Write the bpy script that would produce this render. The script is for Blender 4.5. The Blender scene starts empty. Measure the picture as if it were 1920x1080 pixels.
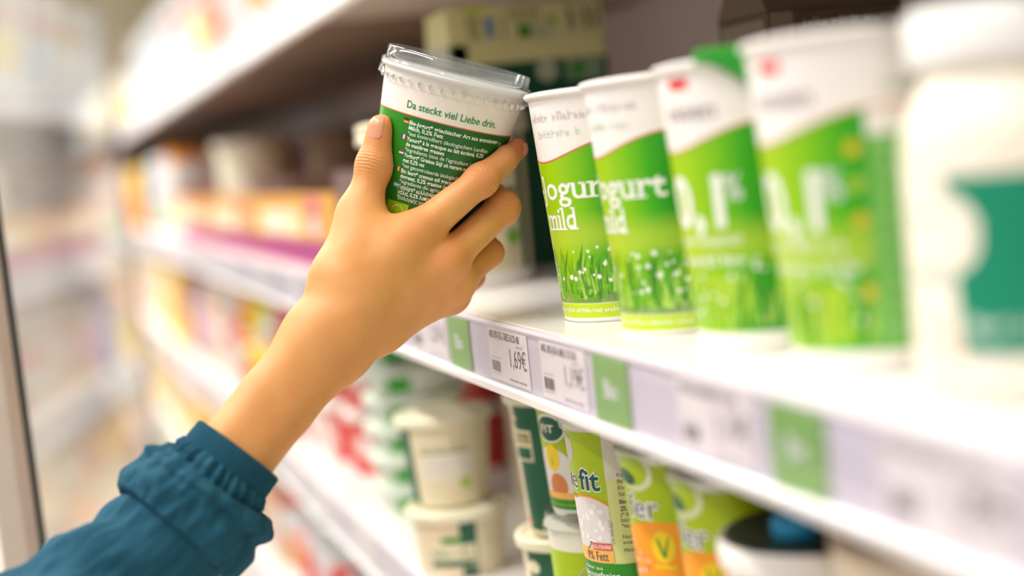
import bpy, bmesh, math, random
import numpy as np
from mathutils import Vector, Matrix, noise
random.seed(7)
SC = bpy.context.scene
COL = SC.collection
PI = math.pi

# ------------------------------------------------------------------ camera, world, lamps, exposure
CAM = Vector((0.8000, -0.2789, 1.3570))
_R = Matrix([[0.322025, 0.056004, -0.945073], [0.940994, -0.128661, 0.313011], [-0.104064, -0.990106, -0.094132]])                       # columns: camera right, down, forward in world axes
cd = bpy.data.cameras.new('camera')
cam = bpy.data.objects.new('camera', cd)
COL.objects.link(cam)
_m = Matrix([[_R[i][0], -_R[i][1], -_R[i][2]] for i in range(3)]).to_4x4()
_m.translation = CAM
cam.matrix_world = _m
cd.sensor_width = 36.0
cd.lens = 50.6
cd.clip_start = 0.02
cd.dof.use_dof = True
cd.dof.focus_distance = 0.894
cd.dof.aperture_fstop = 1.9
SC.camera = cam

w = bpy.data.worlds.new('store_surroundings')
SC.world = w
w.use_nodes = True
w.node_tree.nodes['Background'].inputs[0].default_value = (1.0, 0.97, 0.955, 1)
w.node_tree.nodes['Background'].inputs[1].default_value = 0.38
SC.view_settings.view_transform = 'Standard'
SC.view_settings.look = 'None'
SC.view_settings.gamma = 1.0
SC.view_settings.use_curve_mapping = False
SC.view_settings.exposure = 0.44


def area(name, loc, size, power, col, rot=(0, 0, 0)):
    l = bpy.data.lights.new(name, 'AREA')
    l.shape = 'RECTANGLE'
    l.size, l.size_y = size
    l.energy = power
    l.color = col
    o = bpy.data.objects.new(name, l)
    COL.objects.link(o)
    o.location = loc
    o.rotation_euler = rot
    return o


WARM = (1.0, 0.935, 0.885)
# two rows of store ceiling tubes above the aisle, and the tube under the fridge canopy
area('aisle_tube_light', (-2.6, -1.00, 3.36), (7.5, 0.09), 128, WARM, (math.radians(20), 0, 0))
area('far_aisle_tube_light', (-2.0, -2.2, 3.36), (7.5, 0.12), 55, WARM, (math.radians(30), 0, 0))
area('end_fill_light', (-7.8, -1.6, 3.36), (0.12, 2.6), 22, WARM)  # extra fill light, added to brighten the end wall and far aisle
area('canopy_tube_light', (-3.6, -0.10, 2.075), (9.0, 0.03), 4, (1.0, 0.97, 0.93), (math.radians(12), 0, 0))

# ------------------------------------------------------------------ materials


def lin(c):
    return tuple(((v / 255) / 12.92 if v / 255 <= 0.04045 else ((v / 255 + 0.055) / 1.055) ** 2.4) for v in c)


MATS = {}


def mat(name, rgb, rough=0.45, var=0.06, scale=60.0, spec=0.5, bump=0.0, bscale=200.0, sss=0.0, metal=0.0):
    if name in MATS:
        return MATS[name]
    m = bpy.data.materials.new(name)
    m.use_nodes = True
    nt = m.node_tree
    b = nt.nodes['Principled BSDF']
    c = lin(rgb)
    tc = nt.nodes.new('ShaderNodeTexCoord')
    nz = nt.nodes.new('ShaderNodeTexNoise')
    nz.inputs['Scale'].default_value = scale
    nt.links.new(tc.outputs['Object'], nz.inputs['Vector'])
    mx = nt.nodes.new('ShaderNodeMix')
    mx.data_type = 'RGBA'
    mx.inputs[6].default_value = tuple(min(1, v * (1 - var)) for v in c) + (1,)
    mx.inputs[7].default_value = tuple(min(1, v * (1 + var)) for v in c) + (1,)
    nt.links.new(nz.outputs['Fac'], mx.inputs[0])
    nt.links.new(mx.outputs[2], b.inputs['Base Color'])
    b.inputs['Roughness'].default_value = rough
    b.inputs['Metallic'].default_value = metal
    b.inputs['Specular IOR Level'].default_value = spec
    if sss:
        b.inputs['Subsurface Weight'].default_value = sss
        b.inputs['Subsurface Radius'].default_value = (0.006, 0.0025, 0.0012)
        b.inputs['Subsurface Scale'].default_value = 1.0
    if bump:
        n2 = nt.nodes.new('ShaderNodeTexNoise')
        n2.inputs['Scale'].default_value = bscale
        nt.links.new(tc.outputs['Object'], n2.inputs['Vector'])
        bp = nt.nodes.new('ShaderNodeBump')
        bp.inputs['Strength'].default_value = bump
        bp.inputs['Distance'].default_value = 0.001
        nt.links.new(n2.outputs['Fac'], bp.inputs['Height'])
        nt.links.new(bp.outputs[0], b.inputs['Normal'])
    MATS[name] = m
    return m


def clear(name, tint=(0.96, 0.98, 0.98), refl=0.05, rough=0.03, haze=0.0, graze=0.8):
    """thin clear plastic or glass: passes light, reflects more at a grazing angle"""
    if name in MATS:
        return MATS[name]
    m = bpy.data.materials.new(name)
    m.use_nodes = True
    nt = m.node_tree
    for n in list(nt.nodes):
        if n.type == 'BSDF_PRINCIPLED':
            nt.nodes.remove(n)
    out = nt.nodes['Material Output']
    tr = nt.nodes.new('ShaderNodeBsdfTransparent')
    tr.inputs[0].default_value = tint + (1,)
    gl = nt.nodes.new('ShaderNodeBsdfGlossy')
    gl.inputs['Roughness'].default_value = rough
    lw = nt.nodes.new('ShaderNodeLayerWeight')
    lw.inputs['Blend'].default_value = 0.5
    pw = nt.nodes.new('ShaderNodeMath')
    pw.operation = 'POWER'
    nt.links.new(lw.outputs['Facing'], pw.inputs[0])
    pw.inputs[1].default_value = 4.0
    nz = nt.nodes.new('ShaderNodeTexNoise')
    nz.inputs['Scale'].default_value = 30
    n2 = nt.nodes.new('ShaderNodeMath')
    n2.operation = 'MULTIPLY_ADD'
    nt.links.new(nz.outputs['Fac'], n2.inputs[0])
    n2.inputs[1].default_value = 0.02
    n2.inputs[2].default_value = refl
    ad = nt.nodes.new('ShaderNodeMath')
    ad.operation = 'MULTIPLY_ADD'
    ad.use_clamp = True
    nt.links.new(pw.outputs[0], ad.inputs[0])
    ad.inputs[1].default_value = graze
    nt.links.new(n2.outputs[0], ad.inputs[2])
    mx = nt.nodes.new('ShaderNodeMixShader')
    nt.links.new(ad.outputs[0], mx.inputs[0])
    last = tr
    if haze:
        df = nt.nodes.new('ShaderNodeBsdfDiffuse')
        df.inputs[0].default_value = (0.85, 0.85, 0.85, 1)
        m2 = nt.nodes.new('ShaderNodeMixShader')
        m2.inputs[0].default_value = haze
        nt.links.new(tr.outputs[0], m2.inputs[1])
        nt.links.new(df.outputs[0], m2.inputs[2])
        last = m2
    nt.links.new(last.outputs[0], mx.inputs[1])
    nt.links.new(gl.outputs[0], mx.inputs[2])
    nt.links.new(mx.outputs[0], out.inputs[0])
    MATS[name] = m
    return m


WHITE = mat('white_plastic', (244, 240, 234), 0.35, 0.02)
SHELFW = mat('white_shelf_enamel', (246, 243, 240), 0.22, 0.015)
CREAM = mat('cream_plastic', (240, 228, 196), 0.4, 0.03)
PALE = mat('pale_cream_card', (233, 221, 182), 0.5, 0.03)
DKGREEN = mat('dark_green_print', (10, 92, 62), 0.4, 0.05)
TEAL = mat('teal_green_print', (0, 138, 104), 0.4, 0.05)
GREEN = mat('leaf_green_print', (46, 146, 30), 0.4, 0.05)
BRIGHTG = mat('bright_green_print', (60, 185, 30), 0.4, 0.05)
LIME = mat('lime_print', (196, 222, 20), 0.4, 0.04)
YELLOW = mat('yellow_print', (246, 214, 20), 0.4, 0.05)
ORANGE = mat('orange_print', (252, 160, 20), 0.4, 0.08, 90)
RED = mat('red_print', (226, 40, 36), 0.4, 0.05)
PURPLE = mat('berry_purple_print', (150, 22, 110), 0.4, 0.05)
BLUE = mat('blue_print', (60, 120, 190), 0.4, 0.05)
INK = mat('dark_ink', (104, 94, 102), 0.5, 0.05)
GREYINK = mat('grey_ink', (150, 145, 148), 0.5, 0.05)
WPRINT = mat('white_print', (250, 250, 246), 0.4, 0.01)
REDLINE = mat('red_line_print', (222, 96, 70), 0.4, 0.03)
CLEAR = clear('clear_plastic')
PAPER = mat('ticket_paper', (246, 238, 238), 0.6, 0.015)
BIOG = mat('bio_ticket_green', (136, 182, 100), 0.55, 0.03)


def labelmat(name, stops_u, light=None):
    """printed label gradient: colour runs along the label's own width (u, metres) and pales in a band (v)"""
    m = bpy.data.materials.new(name)
    m.use_nodes = True
    nt = m.node_tree
    b = nt.nodes['Principled BSDF']
    b.inputs['Roughness'].default_value = 0.38
    uv = nt.nodes.new('ShaderNodeUVMap')
    sp = nt.nodes.new('ShaderNodeSeparateXYZ')
    nt.links.new(uv.outputs[0], sp.inputs[0])
    mr = nt.nodes.new('ShaderNodeMapRange')
    mr.inputs[1].default_value = stops_u[0][0] * 10
    mr.inputs[2].default_value = stops_u[-1][0] * 10
    nt.links.new(sp.outputs[0], mr.inputs[0])
    cr = nt.nodes.new('ShaderNodeValToRGB')
    el = cr.color_ramp.elements
    span = stops_u[-1][0] - stops_u[0][0]
    el[0].color = lin(stops_u[0][1]) + (1,)
    el[1].color = lin(stops_u[-1][1]) + (1,)
    for u, c in stops_u[1:-1]:
        e = el.new((u - stops_u[0][0]) / span)
        e.color = lin(c) + (1,)
    nt.links.new(mr.outputs[0], cr.inputs[0])
    col = cr.outputs[0]
    if light:
        v0, v1, v2, v3, c2, amt = light
        mv = nt.nodes.new('ShaderNodeMapRange')
        mv.inputs[1].default_value = v0 * 10
        mv.inputs[2].default_value = v3 * 10
        nt.links.new(sp.outputs[1], mv.inputs[0])
        r2 = nt.nodes.new('ShaderNodeValToRGB')
        r2.color_ramp.elements[0].color = (0, 0, 0, 1)
        r2.color_ramp.elements[1].color = (0, 0, 0, 1)
        for v in (v1, v2):
            e = r2.color_ramp.elements.new((v - v0) / (v3 - v0))
            e.color = (amt, amt, amt, 1)
        nt.links.new(mv.outputs[0], r2.inputs[0])
        mx = nt.nodes.new('ShaderNodeMix')
        mx.data_type = 'RGBA'
        mx.inputs[7].default_value = lin(c2) + (1,)
        nt.links.new(r2.outputs[0], mx.inputs[0])
        nt.links.new(col, mx.inputs[6])
        col = mx.outputs[2]
    nt.links.new(col, b.inputs['Base Color'])
    MATS[name] = m
    return m


# ------------------------------------------------------------------ object helpers
def thing(name, label, cat, loc=(0, 0, 0), rz=0.0, group=None, mtx=None):
    o = bpy.data.objects.new(name, None)
    COL.objects.link(o)
    o.empty_display_size = 0.02
    if mtx is not None:
        o.matrix_world = mtx
    else:
        o.location = loc
        o.rotation_euler = (0, 0, rz)
    o['label'] = label
    o['category'] = cat
    if group:
        o['group'] = group
    return o


def obj(name, bm, m, parent=None, smooth=None, label=None):
    me = bpy.data.meshes.new(name)
    bm.normal_update()
    bm.to_mesh(me)
    bm.free()
    return mobj(name, me, m, parent, smooth, label)


def mobj(name, me, m, parent=None, smooth=None, label=None):
    o = bpy.data.objects.new(name, me)
    if m:
        me.materials.clear()
        me.materials.append(m)
    COL.objects.link(o)
    if parent:
        o.parent = parent
    if smooth:
        me.shade_smooth()
        try:
            me.set_sharp_from_angle(angle=math.radians(smooth))
        except Exception:
            pass
    if label:
        o['label'] = label
    return o


def tag(o, label, cat, group=None):
    o['label'] = label
    o['category'] = cat
    if group:
        o['group'] = group
    return o


def struct(o):
    o['kind'] = 'structure'
    return o


def box(x0, x1, y0, y1, z0, z1, bev=0.0, bm=None):
    own = bm is None
    if own:
        bm = bmesh.new()
    r = bmesh.ops.create_cube(bm, size=1)
    bmesh.ops.scale(bm, vec=(x1 - x0, y1 - y0, z1 - z0), verts=r['verts'])
    bmesh.ops.translate(bm, vec=((x0 + x1) / 2, (y0 + y1) / 2, (z0 + z1) / 2), verts=r['verts'])
    if bev:
        es = list({e for v in r['verts'] for e in v.link_edges})
        bmesh.ops.bevel(bm, geom=es, offset=bev, segments=2, affect='EDGES', profile=0.6)
    return bm


def lathe(prof, n=48, close=False, bm=None):
    """surface of revolution about z from (r, z) pairs"""
    if bm is None:
        bm = bmesh.new()
    rings = []
    for r, z in prof:
        if r < 1e-6:
            rings.append([bm.verts.new((0, 0, z))])
        else:
            rings.append([bm.verts.new((r * math.cos(2 * PI * k / n), r * math.sin(2 * PI * k / n), z)) for k in range(n)])
    for a, b in zip(rings, rings[1:]):
        for k in range(n):
            k2 = (k + 1) % n
            if len(a) == 1 and len(b) == 1:
                continue
            if len(a) == 1:
                bm.faces.new((a[0], b[k2], b[k]))
            elif len(b) == 1:
                bm.faces.new((a[k], a[k2], b[0]))
            else:
                bm.faces.new((a[k], a[k2], b[k2], b[k]))
    bmesh.ops.recalc_face_normals(bm, faces=bm.faces[:])
    return bm


def prism(pts, axis, a, b, bm=None):
    """closed outline pts (two coordinates) swept along axis 'x','y','z' from a to b"""
    if bm is None:
        bm = bmesh.new()

    def P(p, t):
        return {'x': (t, p[0], p[1]), 'y': (p[0], t, p[1]), 'z': (p[0], p[1], t)}[axis]
    A = [bm.verts.new(P(p, a)) for p in pts]
    B = [bm.verts.new(P(p, b)) for p in pts]
    n = len(pts)
    bm.faces.new(A)
    bm.faces.new(B[::-1])
    for i in range(n):
        bm.faces.new((A[i], B[i], B[(i + 1) % n], A[(i + 1) % n]))
    bmesh.ops.recalc_face_normals(bm, faces=bm.faces[:])
    return bm


TXT = {}


def text2d(s, size, bold=0.0):
    k = (s, size, bold)
    if k in TXT:
        return TXT[k]
    cu = bpy.data.curves.new('lettering', 'FONT')
    cu.body = s
    cu.size = size
    cu.dimensions = '2D'
    cu.fill_mode = 'FRONT'
    cu.resolution_u = 3
    cu.offset = bold * size
    ob = bpy.data.objects.new('lettering_source', cu)
    COL.objects.link(ob)
    dg = bpy.context.evaluated_depsgraph_get()
    dg.update()
    me = bpy.data.meshes.new_from_object(ob.evaluated_get(dg))
    v = [(p.co.x, p.co.y) for p in me.vertices]
    f = [tuple(p.vertices) for p in me.polygons]
    bpy.data.objects.remove(ob)
    bpy.data.curves.remove(cu)
    bpy.data.meshes.remove(me)
    TXT[k] = (v, f)
    return v, f


class Print:
    """flat print laid out in label coordinates (u to the right, v up), then laid onto a surface"""

    def __init__(s):
        s.items = []                                           # (name, material, lift, verts, faces)

    def add(s, name, m, lift, v, f):
        s.items.append((name, m, lift, v, f))

    def poly(s, name, m, pts, lift=1):
        s.add(name, m, lift, list(pts), [tuple(range(len(pts)))])

    def rect(s, name, m, u0, v0, u1, v1, lift=1):
        s.poly(name, m, [(u0, v0), (u1, v0), (u1, v1), (u0, v1)], lift)

    def ell(s, name, m, u, v, a, b, lift=1, n=24, rot=0.0):
        c, t = math.cos(rot), math.sin(rot)
        s.poly(name, m, [(u + a * math.cos(q) * c - b * math.sin(q) * t, v + a * math.cos(q) * t + b * math.sin(q) * c)
                         for q in [2 * PI * k / n for k in range(n)]], lift)

    def text(s, name, m, body, u, v, size, lift=3, bold=0.0, width=None, align=0.0, rot=0.0, serif=False):
        vs, fs = text2d(body, size, bold)
        if not vs:
            return
        if serif:                                              # slab serifs on the ends of the upright strokes
            cnt = {}
            for q in fs:
                for i, j in zip(q, q[1:] + q[:1]):
                    e = (min(i, j), max(i, j))
                    cnt[e] = cnt.get(e, 0) + 1
            vs, fs = list(vs), list(fs)
            for (i, j), c in cnt.items():
                (x0, y0), (x1, y1) = vs[i], vs[j]
                if c == 1 and abs(y0 - y1) < size * 0.004 and size * 0.07 < abs(x0 - x1) < size * 0.24:
                    a, b = min(x0, x1) - size * 0.085, max(x0, x1) + size * 0.085
                    if y0 > size * 0.2:
                        b -= size * 0.085
                        lo, hi = y0 - size * 0.055, y0
                    else:
                        lo, hi = y0, y0 + size * 0.055
                    k = len(vs)
                    vs += [(a, lo), (b, lo), (b, hi), (a, hi)]
                    fs.append((k, k + 1, k + 2, k + 3))
        x0, x1 = min(p[0] for p in vs), max(p[0] for p in vs)
        k = width / (x1 - x0) if width else 1.0
        W = (x1 - x0) * k
        c, t = math.cos(rot), math.sin(rot)
        out = []
        for x, y in vs:
            X = (x - x0) * k - align * W
            out.append((u + X * c - y * t, v + X * t + y * c))
        s.add(name, m, lift, out, fs)

    def strokes(s, name, m, u0, u1, v, h, lift=3, seed=1, gap=0.25):
        """a line of print too small in the photo to read: short bars of word length"""
        r = random.Random(seed)
        u = u0
        left = r.randint(4, 9)
        while u + h * 0.5 < u1:
            k = h * r.uniform(0.38, 0.62)
            t = h * r.choice((0.7, 0.7, 1.0, 1.0))
            q = h * 0.17
            c = r.randrange(3)
            s.rect(name, m, u, v, u + q, v + t, lift)
            if c == 0:
                s.rect(name, m, u + q, v + t - q, u + k, v + t, lift)
                s.rect(name, m, u + k - q, v, u + k, v + t - q, lift)
            elif c == 1:
                s.rect(name, m, u + q, v, u + k, v + q, lift)
                s.rect(name, m, u + q, v + t * 0.45, u + k, v + t * 0.45 + q, lift)
            else:
                s.rect(name, m, u + q, v + t * 0.5, u + k, v + t * 0.5 + q, lift)
            u += k + h * 0.2
            left -= 1
            if left < 1:
                left = r.randint(4, 9)
                u += h * (0.35 + gap)

    def emit(s, fn, parent, du=0.004, step=0.00009):
        """one object per (name, material, lift)"""
        groups = {}
        for name, m, lift, v, f in s.items:
            groups.setdefault((name, m.name, lift), []).append((v, f))
        for (name, mn, lift), lst in groups.items():
            bm = bmesh.new()
            uvl = bm.loops.layers.uv.new('UVMap')
            for v, f in lst:
                vv = [bm.verts.new((p[0], p[1], 0)) for p in v]
                for q in f:
                    try:
                        bm.faces.new([vv[i] for i in q])
                    except ValueError:
                        pass
            if du:
                us = [q.co.x for q in bm.verts]
                a, b = min(us), max(us)
                x = math.floor(a / du) * du + du
                while x < b:
                    bmesh.ops.bisect_plane(bm, geom=bm.verts[:] + bm.edges[:] + bm.faces[:], plane_co=(x, 0, 0), plane_no=(1, 0, 0), dist=1e-7)
                    x += du
            for fc in bm.faces:
                if fc.normal.z < 0 or (fc.normal.length == 0):
                    pass
                for lp in fc.loops:
                    lp[uvl].uv = (lp.vert.co.x * 10, lp.vert.co.y * 10)
            for q in bm.verts:
                q.co = fn(q.co.x, q.co.y, step * lift)
            obj(name, bm, MATS[mn], parent, smooth=60)


def cone_fn(R0, R1, H, face, Rm=None):
    Rm = Rm or (R0 + R1) / 2

    def fn(u, v, off):
        a = face + u / Rm
        r = R0 + (R1 - R0) * v / H + off
        return Vector((r * math.cos(a), r * math.sin(a), v))
    return fn


def front_fn(x0, y, z0):
    return lambda u, v, off: Vector((x0 + u, y - off, z0 + v))


def right_fn(x, y0, z0):
    return lambda u, v, off: Vector((x + off, y0 + u, z0 + v))


def top_fn(z):
    return lambda u, v, off: Vector((u, v, z + off))


def facing(x, y):
    return math.atan2(CAM.y - y, CAM.x - x)


# ------------------------------------------------------------------ the store around the fridge
SZ = {'upper': 1.540, 'mid': 1.250, 'lower': 1.008, 'bottom': 0.766, 'base': 0.524}
XE, XN, YB = -9.0, 1.35, 0.44
FLOORM = mat('pale_floor_tiles', (214, 204, 190), 0.3, 0.06, 4)
struct(obj('floor', box(-9.4, 3.0, -3.2, 0.6, -0.05, 0.0), FLOORM))
struct(obj('ceiling', box(-9.4, 3.0, -3.2, 0.6, 3.5, 3.55), mat('ceiling_white', (226, 222, 214), 0.8, 0.03)))
struct(obj('wall_end', box(-9.5, -9.4, -3.2, 0.6, 0.0, 3.5), mat('end_wall_cream', (236, 230, 224), 0.7, 0.04, 3)))
struct(obj('wall_back', box(-9.4, 3.0, 0.6, 0.7, 0.0, 3.5), mat('back_wall_grey', (150, 142, 138), 0.7, 0.04, 3)))

LAMPW = bpy.data.materials.new('lamp_glow')
LAMPW.use_nodes = True
_b = LAMPW.node_tree.nodes['Principled BSDF']
_b.inputs['Emission Color'].default_value = (1, 0.96, 0.9, 1)
_b.inputs['Emission Strength'].default_value = 6.0
for nm, y, lb in (('ceiling_light', -1.0, 'long white tube lamp under the ceiling nearest the fridge'),
                  ('ceiling_light', -2.2, 'long white tube lamp under the ceiling on the far side of the aisle')):
    t = thing(nm, lb, 'lamp', (-2.3, y, 3.42))
    obj('housing', box(-3.8, 3.8, -0.06, 0.06, 0.0, 0.08, 0.01), WHITE, t)
    obj('tube', box(-3.75, 3.75, -0.03, 0.03, -0.02, 0.0), LAMPW, t)

# daylight through the shop window in the end wall
DAY = bpy.data.materials.new('daylight')
DAY.use_nodes = True
_b = DAY.node_tree.nodes['Principled BSDF']
_b.inputs['Base Color'].default_value = (0.9, 0.95, 0.9, 1)
_b.inputs['Emission Color'].default_value = (0.96, 1.0, 0.93, 1)
_b.inputs['Emission Strength'].default_value = 1.6
wn = thing('window_1', 'bright daylit shop window in the far end wall', 'window', (-9.4, -1.75, 1.62))
wn['kind'] = 'structure'
obj('pane', box(0.002, 0.012, -1.36, 1.20, 0.0, 1.25), DAY, wn)
for yy in (-1.38, -0.1, 1.20):
    obj('window_frame', box(0.0, 0.03, yy, yy + 0.05, -0.04, 1.29), WHITE, wn)
obj('window_frame', box(0.0, 0.04, -1.38, 1.25, -0.06, 0.0), WHITE, wn)

t = thing('ceiling_light', 'added white tube lamp brightening the end wall, across the far end of the aisle', 'lamp', (-7.8, -1.6, 3.42))  # made-up fixture that goes with the added end fill light
obj('housing', box(-0.07, 0.07, -1.35, 1.35, 0.0, 0.08, 0.01), WHITE, t)
obj('tube', box(-0.04, 0.04, -1.3, 1.3, -0.02, 0.0), LAMPW, t)

# the fridge cabinet: a fixed carcass
CABIN = mat('fridge_interior_taupe', (230, 216, 210), 0.55, 0.05, 8)
CABOUT = mat('fridge_outer_grey', (176, 172, 170), 0.4, 0.03)
CANOPY = mat('canopy_beige', (206, 196, 160), 0.5, 0.04, 6)
cab = thing('refrigerated_cabinet', 'long open fridge cabinet with taupe inner back wall and beige canopy', 'fridge', (0, 0, 0))
obj('back_panel', box(XE, XN, YB, YB + 0.03, 0.2, 2.12), CABIN, cab)
obj('base', box(XE, XN, -0.12, YB + 0.03, 0.0, 0.2, 0.01), CABOUT, cab)
obj('canopy', box(XE, XN, -0.17, YB + 0.03, 2.12, 2.42, 0.01), CANOPY, cab)
obj('side_panel', box(XE - 0.04, XE, -0.12, YB + 0.03, 0.0, 2.42), CABOUT, cab)
obj('side_panel', box(XN, XN + 0.04, -0.12, YB + 0.03, 0.0, 2.42), CABOUT, cab)
obj('lamp_strip', box(XE + 0.1, XN - 0.1, -0.135, -0.065, 2.085, 2.115, 0.006), WHITE, cab, label='white lamp strip along the canopy')
obj('canopy_front_trim', box(XE, XN, -0.19, -0.17, 2.06, 2.42, 0.004), mat('canopy_trim_lilac', (190, 180, 190), 0.4), cab)
# shelves: board, price rail, clear ticket cover, joints
RAILW = mat('price_rail_white', (220, 213, 225), 0.35, 0.015)
LIPW = mat('rail_lip_white', (246, 244, 246), 0.25, 0.01)
COVER = clear('rail_cover_plastic', (0.96, 0.96, 0.975), 0.02, 0.06, 0.0, 0.25)
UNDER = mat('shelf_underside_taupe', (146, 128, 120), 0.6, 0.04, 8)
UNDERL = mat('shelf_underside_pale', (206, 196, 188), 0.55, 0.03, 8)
SHELFLAB = {'upper': 'upper white fridge shelf above the held cup, with white price rail',
            'mid': 'middle white fridge shelf carrying the row of green yogurt cups, price rail in front',
            'lower': 'lower white fridge shelf with the stacked green and yellow cups',
            'bottom': 'white fridge shelf second from below, under the stacked cups',
            'base': 'lowest white fridge shelf near the floor'}
for nm, z in SZ.items():
    s = thing('shelf', SHELFLAB[nm], 'shelf', (0, 0, z))
    obj('shelf_board', box(XE, XN, 0.0, YB, -0.012, 0.0, 0.002), SHELFW, s)
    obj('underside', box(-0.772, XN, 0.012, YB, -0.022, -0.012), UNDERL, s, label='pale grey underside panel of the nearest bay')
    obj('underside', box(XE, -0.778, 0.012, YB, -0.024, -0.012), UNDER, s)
    # rail profile: back, small top bead, lower lip that turns forward
    prof = [(0.0, 0.0), (-0.003, 0.0), (-0.004, -0.002), (-0.003, -0.004), (-0.002, -0.005), (-0.002, -0.040), (0.0, -0.0405)]
    obj('price_rail', prism(prof, 'x', XE, XN), RAILW, s)
    obj('rail_lip', prism([(0.0, -0.0405), (-0.006, -0.0395), (-0.0075, -0.041), (-0.0068, -0.0460), (0.0, -0.049)], 'x', XE, XN), LIPW, s)
    obj('ticket_cover', box(XE, XN, -0.0060, -0.0056, -0.0385, -0.003), COVER, s)
    for x in (-0.775, -2.05, -3.3, -4.55, -5.8):
        obj('rail_joint', box(x - 0.009, x + 0.009, -0.009, -0.002, -0.049, 0.0, 0.001), LIPW, s)

# ------------------------------------------------------------------ price tickets in the middle rail
TICKG = 'price tickets in the middle rail'
BIOGRP = 'green bio tickets in the middle rail'


def price_ticket(x0, x1, z, head, price, label, group=TICKG, seed=1, shelfz=1.25):
    wd = x1 - x0
    t = thing('price_ticket', label, 'ticket', (x0, -0.0024, shelfz - 0.0385), group=group)
    obj('paper', box(0, wd, -0.0003, 0.0, 0, 0.034), PAPER, t)
    p = Print()
    if head:
        p.text('lettering', INK, head, 0.003, 0.0275, 0.0068, width=wd * 0.78, bold=0.01)
    if price:
        p.text('lettering', INK, price, wd - 0.004, 0.0115, 0.0165, width=wd * 0.40, align=1.0)
        p.strokes('small_print', GREYINK, wd * 0.72, wd - 0.008, 0.0245, 0.0015, seed=seed)
        p.strokes('small_print', INK, wd * 0.5, wd - 0.006, 0.0022, 0.0016, seed=seed + 9)
        r = random.Random(seed)
        u = 0.004
        while u < 0.004 + wd * 0.22:
            b = random.choice((0.0005, 0.0008, 0.0012))
            p.rect('barcode', INK, u, 0.0055, u + b, 0.0125, 3)
            u += b + r.choice((0.0005, 0.0007, 0.001))
        p.strokes('small_print', GREYINK, 0.004, 0.004 + wd * 0.25, 0.0142, 0.001, seed=seed + 3)
        p.strokes('small_print', GREYINK, 0.004, 0.004 + wd * 0.22, 0.0035, 0.001, seed=seed + 4)
    p.emit(front_fn(0, -0.0003, 0), t, du=None, step=0.00006)
    return t


def bio_ticket(x0, x1, label, group=BIOGRP, shelfz=1.25, word=True):
    wd = x1 - x0
    t = thing('bio_ticket', label, 'ticket', (x0, -0.0027, shelfz - 0.0395), group=group)
    obj('card', box(0, wd, -0.0003, 0.0, 0, 0.0375), BIOG, t)
    if word:
        p = Print()
        p.text('lettering', WPRINT, 'Bio', wd * 0.5, 0.0135, 0.014, align=0.5, bold=0.02, width=wd * 0.36)
        p.emit(front_fn(0, -0.0003, 0), t, du=None)
    return t


price_ticket(-0.291, -0.196, 0, '', '1,29 €', 'white price ticket beside the first bio ticket, partly behind the wrist', seed=11)
bio_ticket(-0.188, -0.137, 'green bio ticket beside the wrist, left of the 1,69 ticket')
price_ticket(-0.0945, -0.0175, 0, 'AND. BIO-JOG. GRIECH.0.2% 400', '1,69€', 'white price ticket printed 1,69€ in the middle rail', seed=3)
price_ticket(0.005, 0.0775, 0, 'AND. BIO-JOGH. MILD 3.7% 500', '1,19€', 'white price ticket printed 1,19€ under the first green cup', seed=4)
bio_ticket(0.0885, 0.1355, 'green bio ticket right of the 1,19 ticket')
price_ticket(0.193, 0.266, 0, 'AND. BIO-JOGHURT 0.1% 500', '1,19€', 'blurred white price ticket between the two rightmost bio tickets', seed=5)
bio_ticket(0.2805, 0.3235, 'large blurred green bio ticket under the fourth green cup')
price_ticket(0.361, 0.437, 0, 'BIO-JOGHURT GLAS', '1,89€', 'very blurred price ticket at right edge under the cream jar', seed=6)
_n = ['first', 'second', 'third', 'fourth', 'fifth', 'sixth', 'seventh', 'eighth', 'ninth', 'tenth', 'eleventh', 'twelfth']
for k, x in enumerate((-1.12, -1.42, -1.66, -1.95, -2.35, -2.8)):
    price_ticket(x, x + 0.085, 0, '', '', '%s blurred white price ticket in the middle rail counting leftwards from the hand' % _n[k], seed=20 + k)
for k, x in enumerate((-0.62, -0.80, -0.99, -1.25, -1.6, -2.0, -2.5)):
    price_ticket(x, x + 0.085, 0, '', '', '%s blurred price ticket in the lower rail, counting leftwards from the stacked cups' % _n[k], 'price tickets in the lower rail', 30 + k, SZ['lower'])
for k, x in enumerate((-0.95, -1.22, -1.5, -1.9, -2.3)):
    price_ticket(x, x + 0.085, 0, '', '', '%s blurred price ticket in the upper rail, counting leftwards from the held cup' % _n[k], 'price tickets in the upper rail', 40 + k, SZ['upper'])

# ------------------------------------------------------------------ tall green yogurt cups on the middle shelf
CUPGREEN = labelmat('yogurt_label_green', [(-0.055, (168, 208, 0)), (-0.030, (152, 202, 0)), (-0.017, (122, 194, 0)), (-0.004, (58, 172, 0)), (0.010, (0, 142, 22)), (0.05, (0, 138, 30))],
                    (0.040, 0.050, 0.056, 0.068, (186, 212, 60), 0.7))
PANELG = mat('side_panel_green', (112, 188, 84), 0.4, 0.04)
PALEG = mat('pale_grass_haze', (214, 232, 170), 0.4, 0.06)
BLADES = [mat('grass_blade_green', (116, 184, 30), 0.4, 0.1), mat('grass_blade_dark', (66, 138, 26), 0.4, 0.1), mat('grass_blade_light', (176, 214, 90), 0.4, 0.1)]
CUPW = mat('paper_cup_white', (246, 242, 238), 0.45, 0.012)


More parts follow.
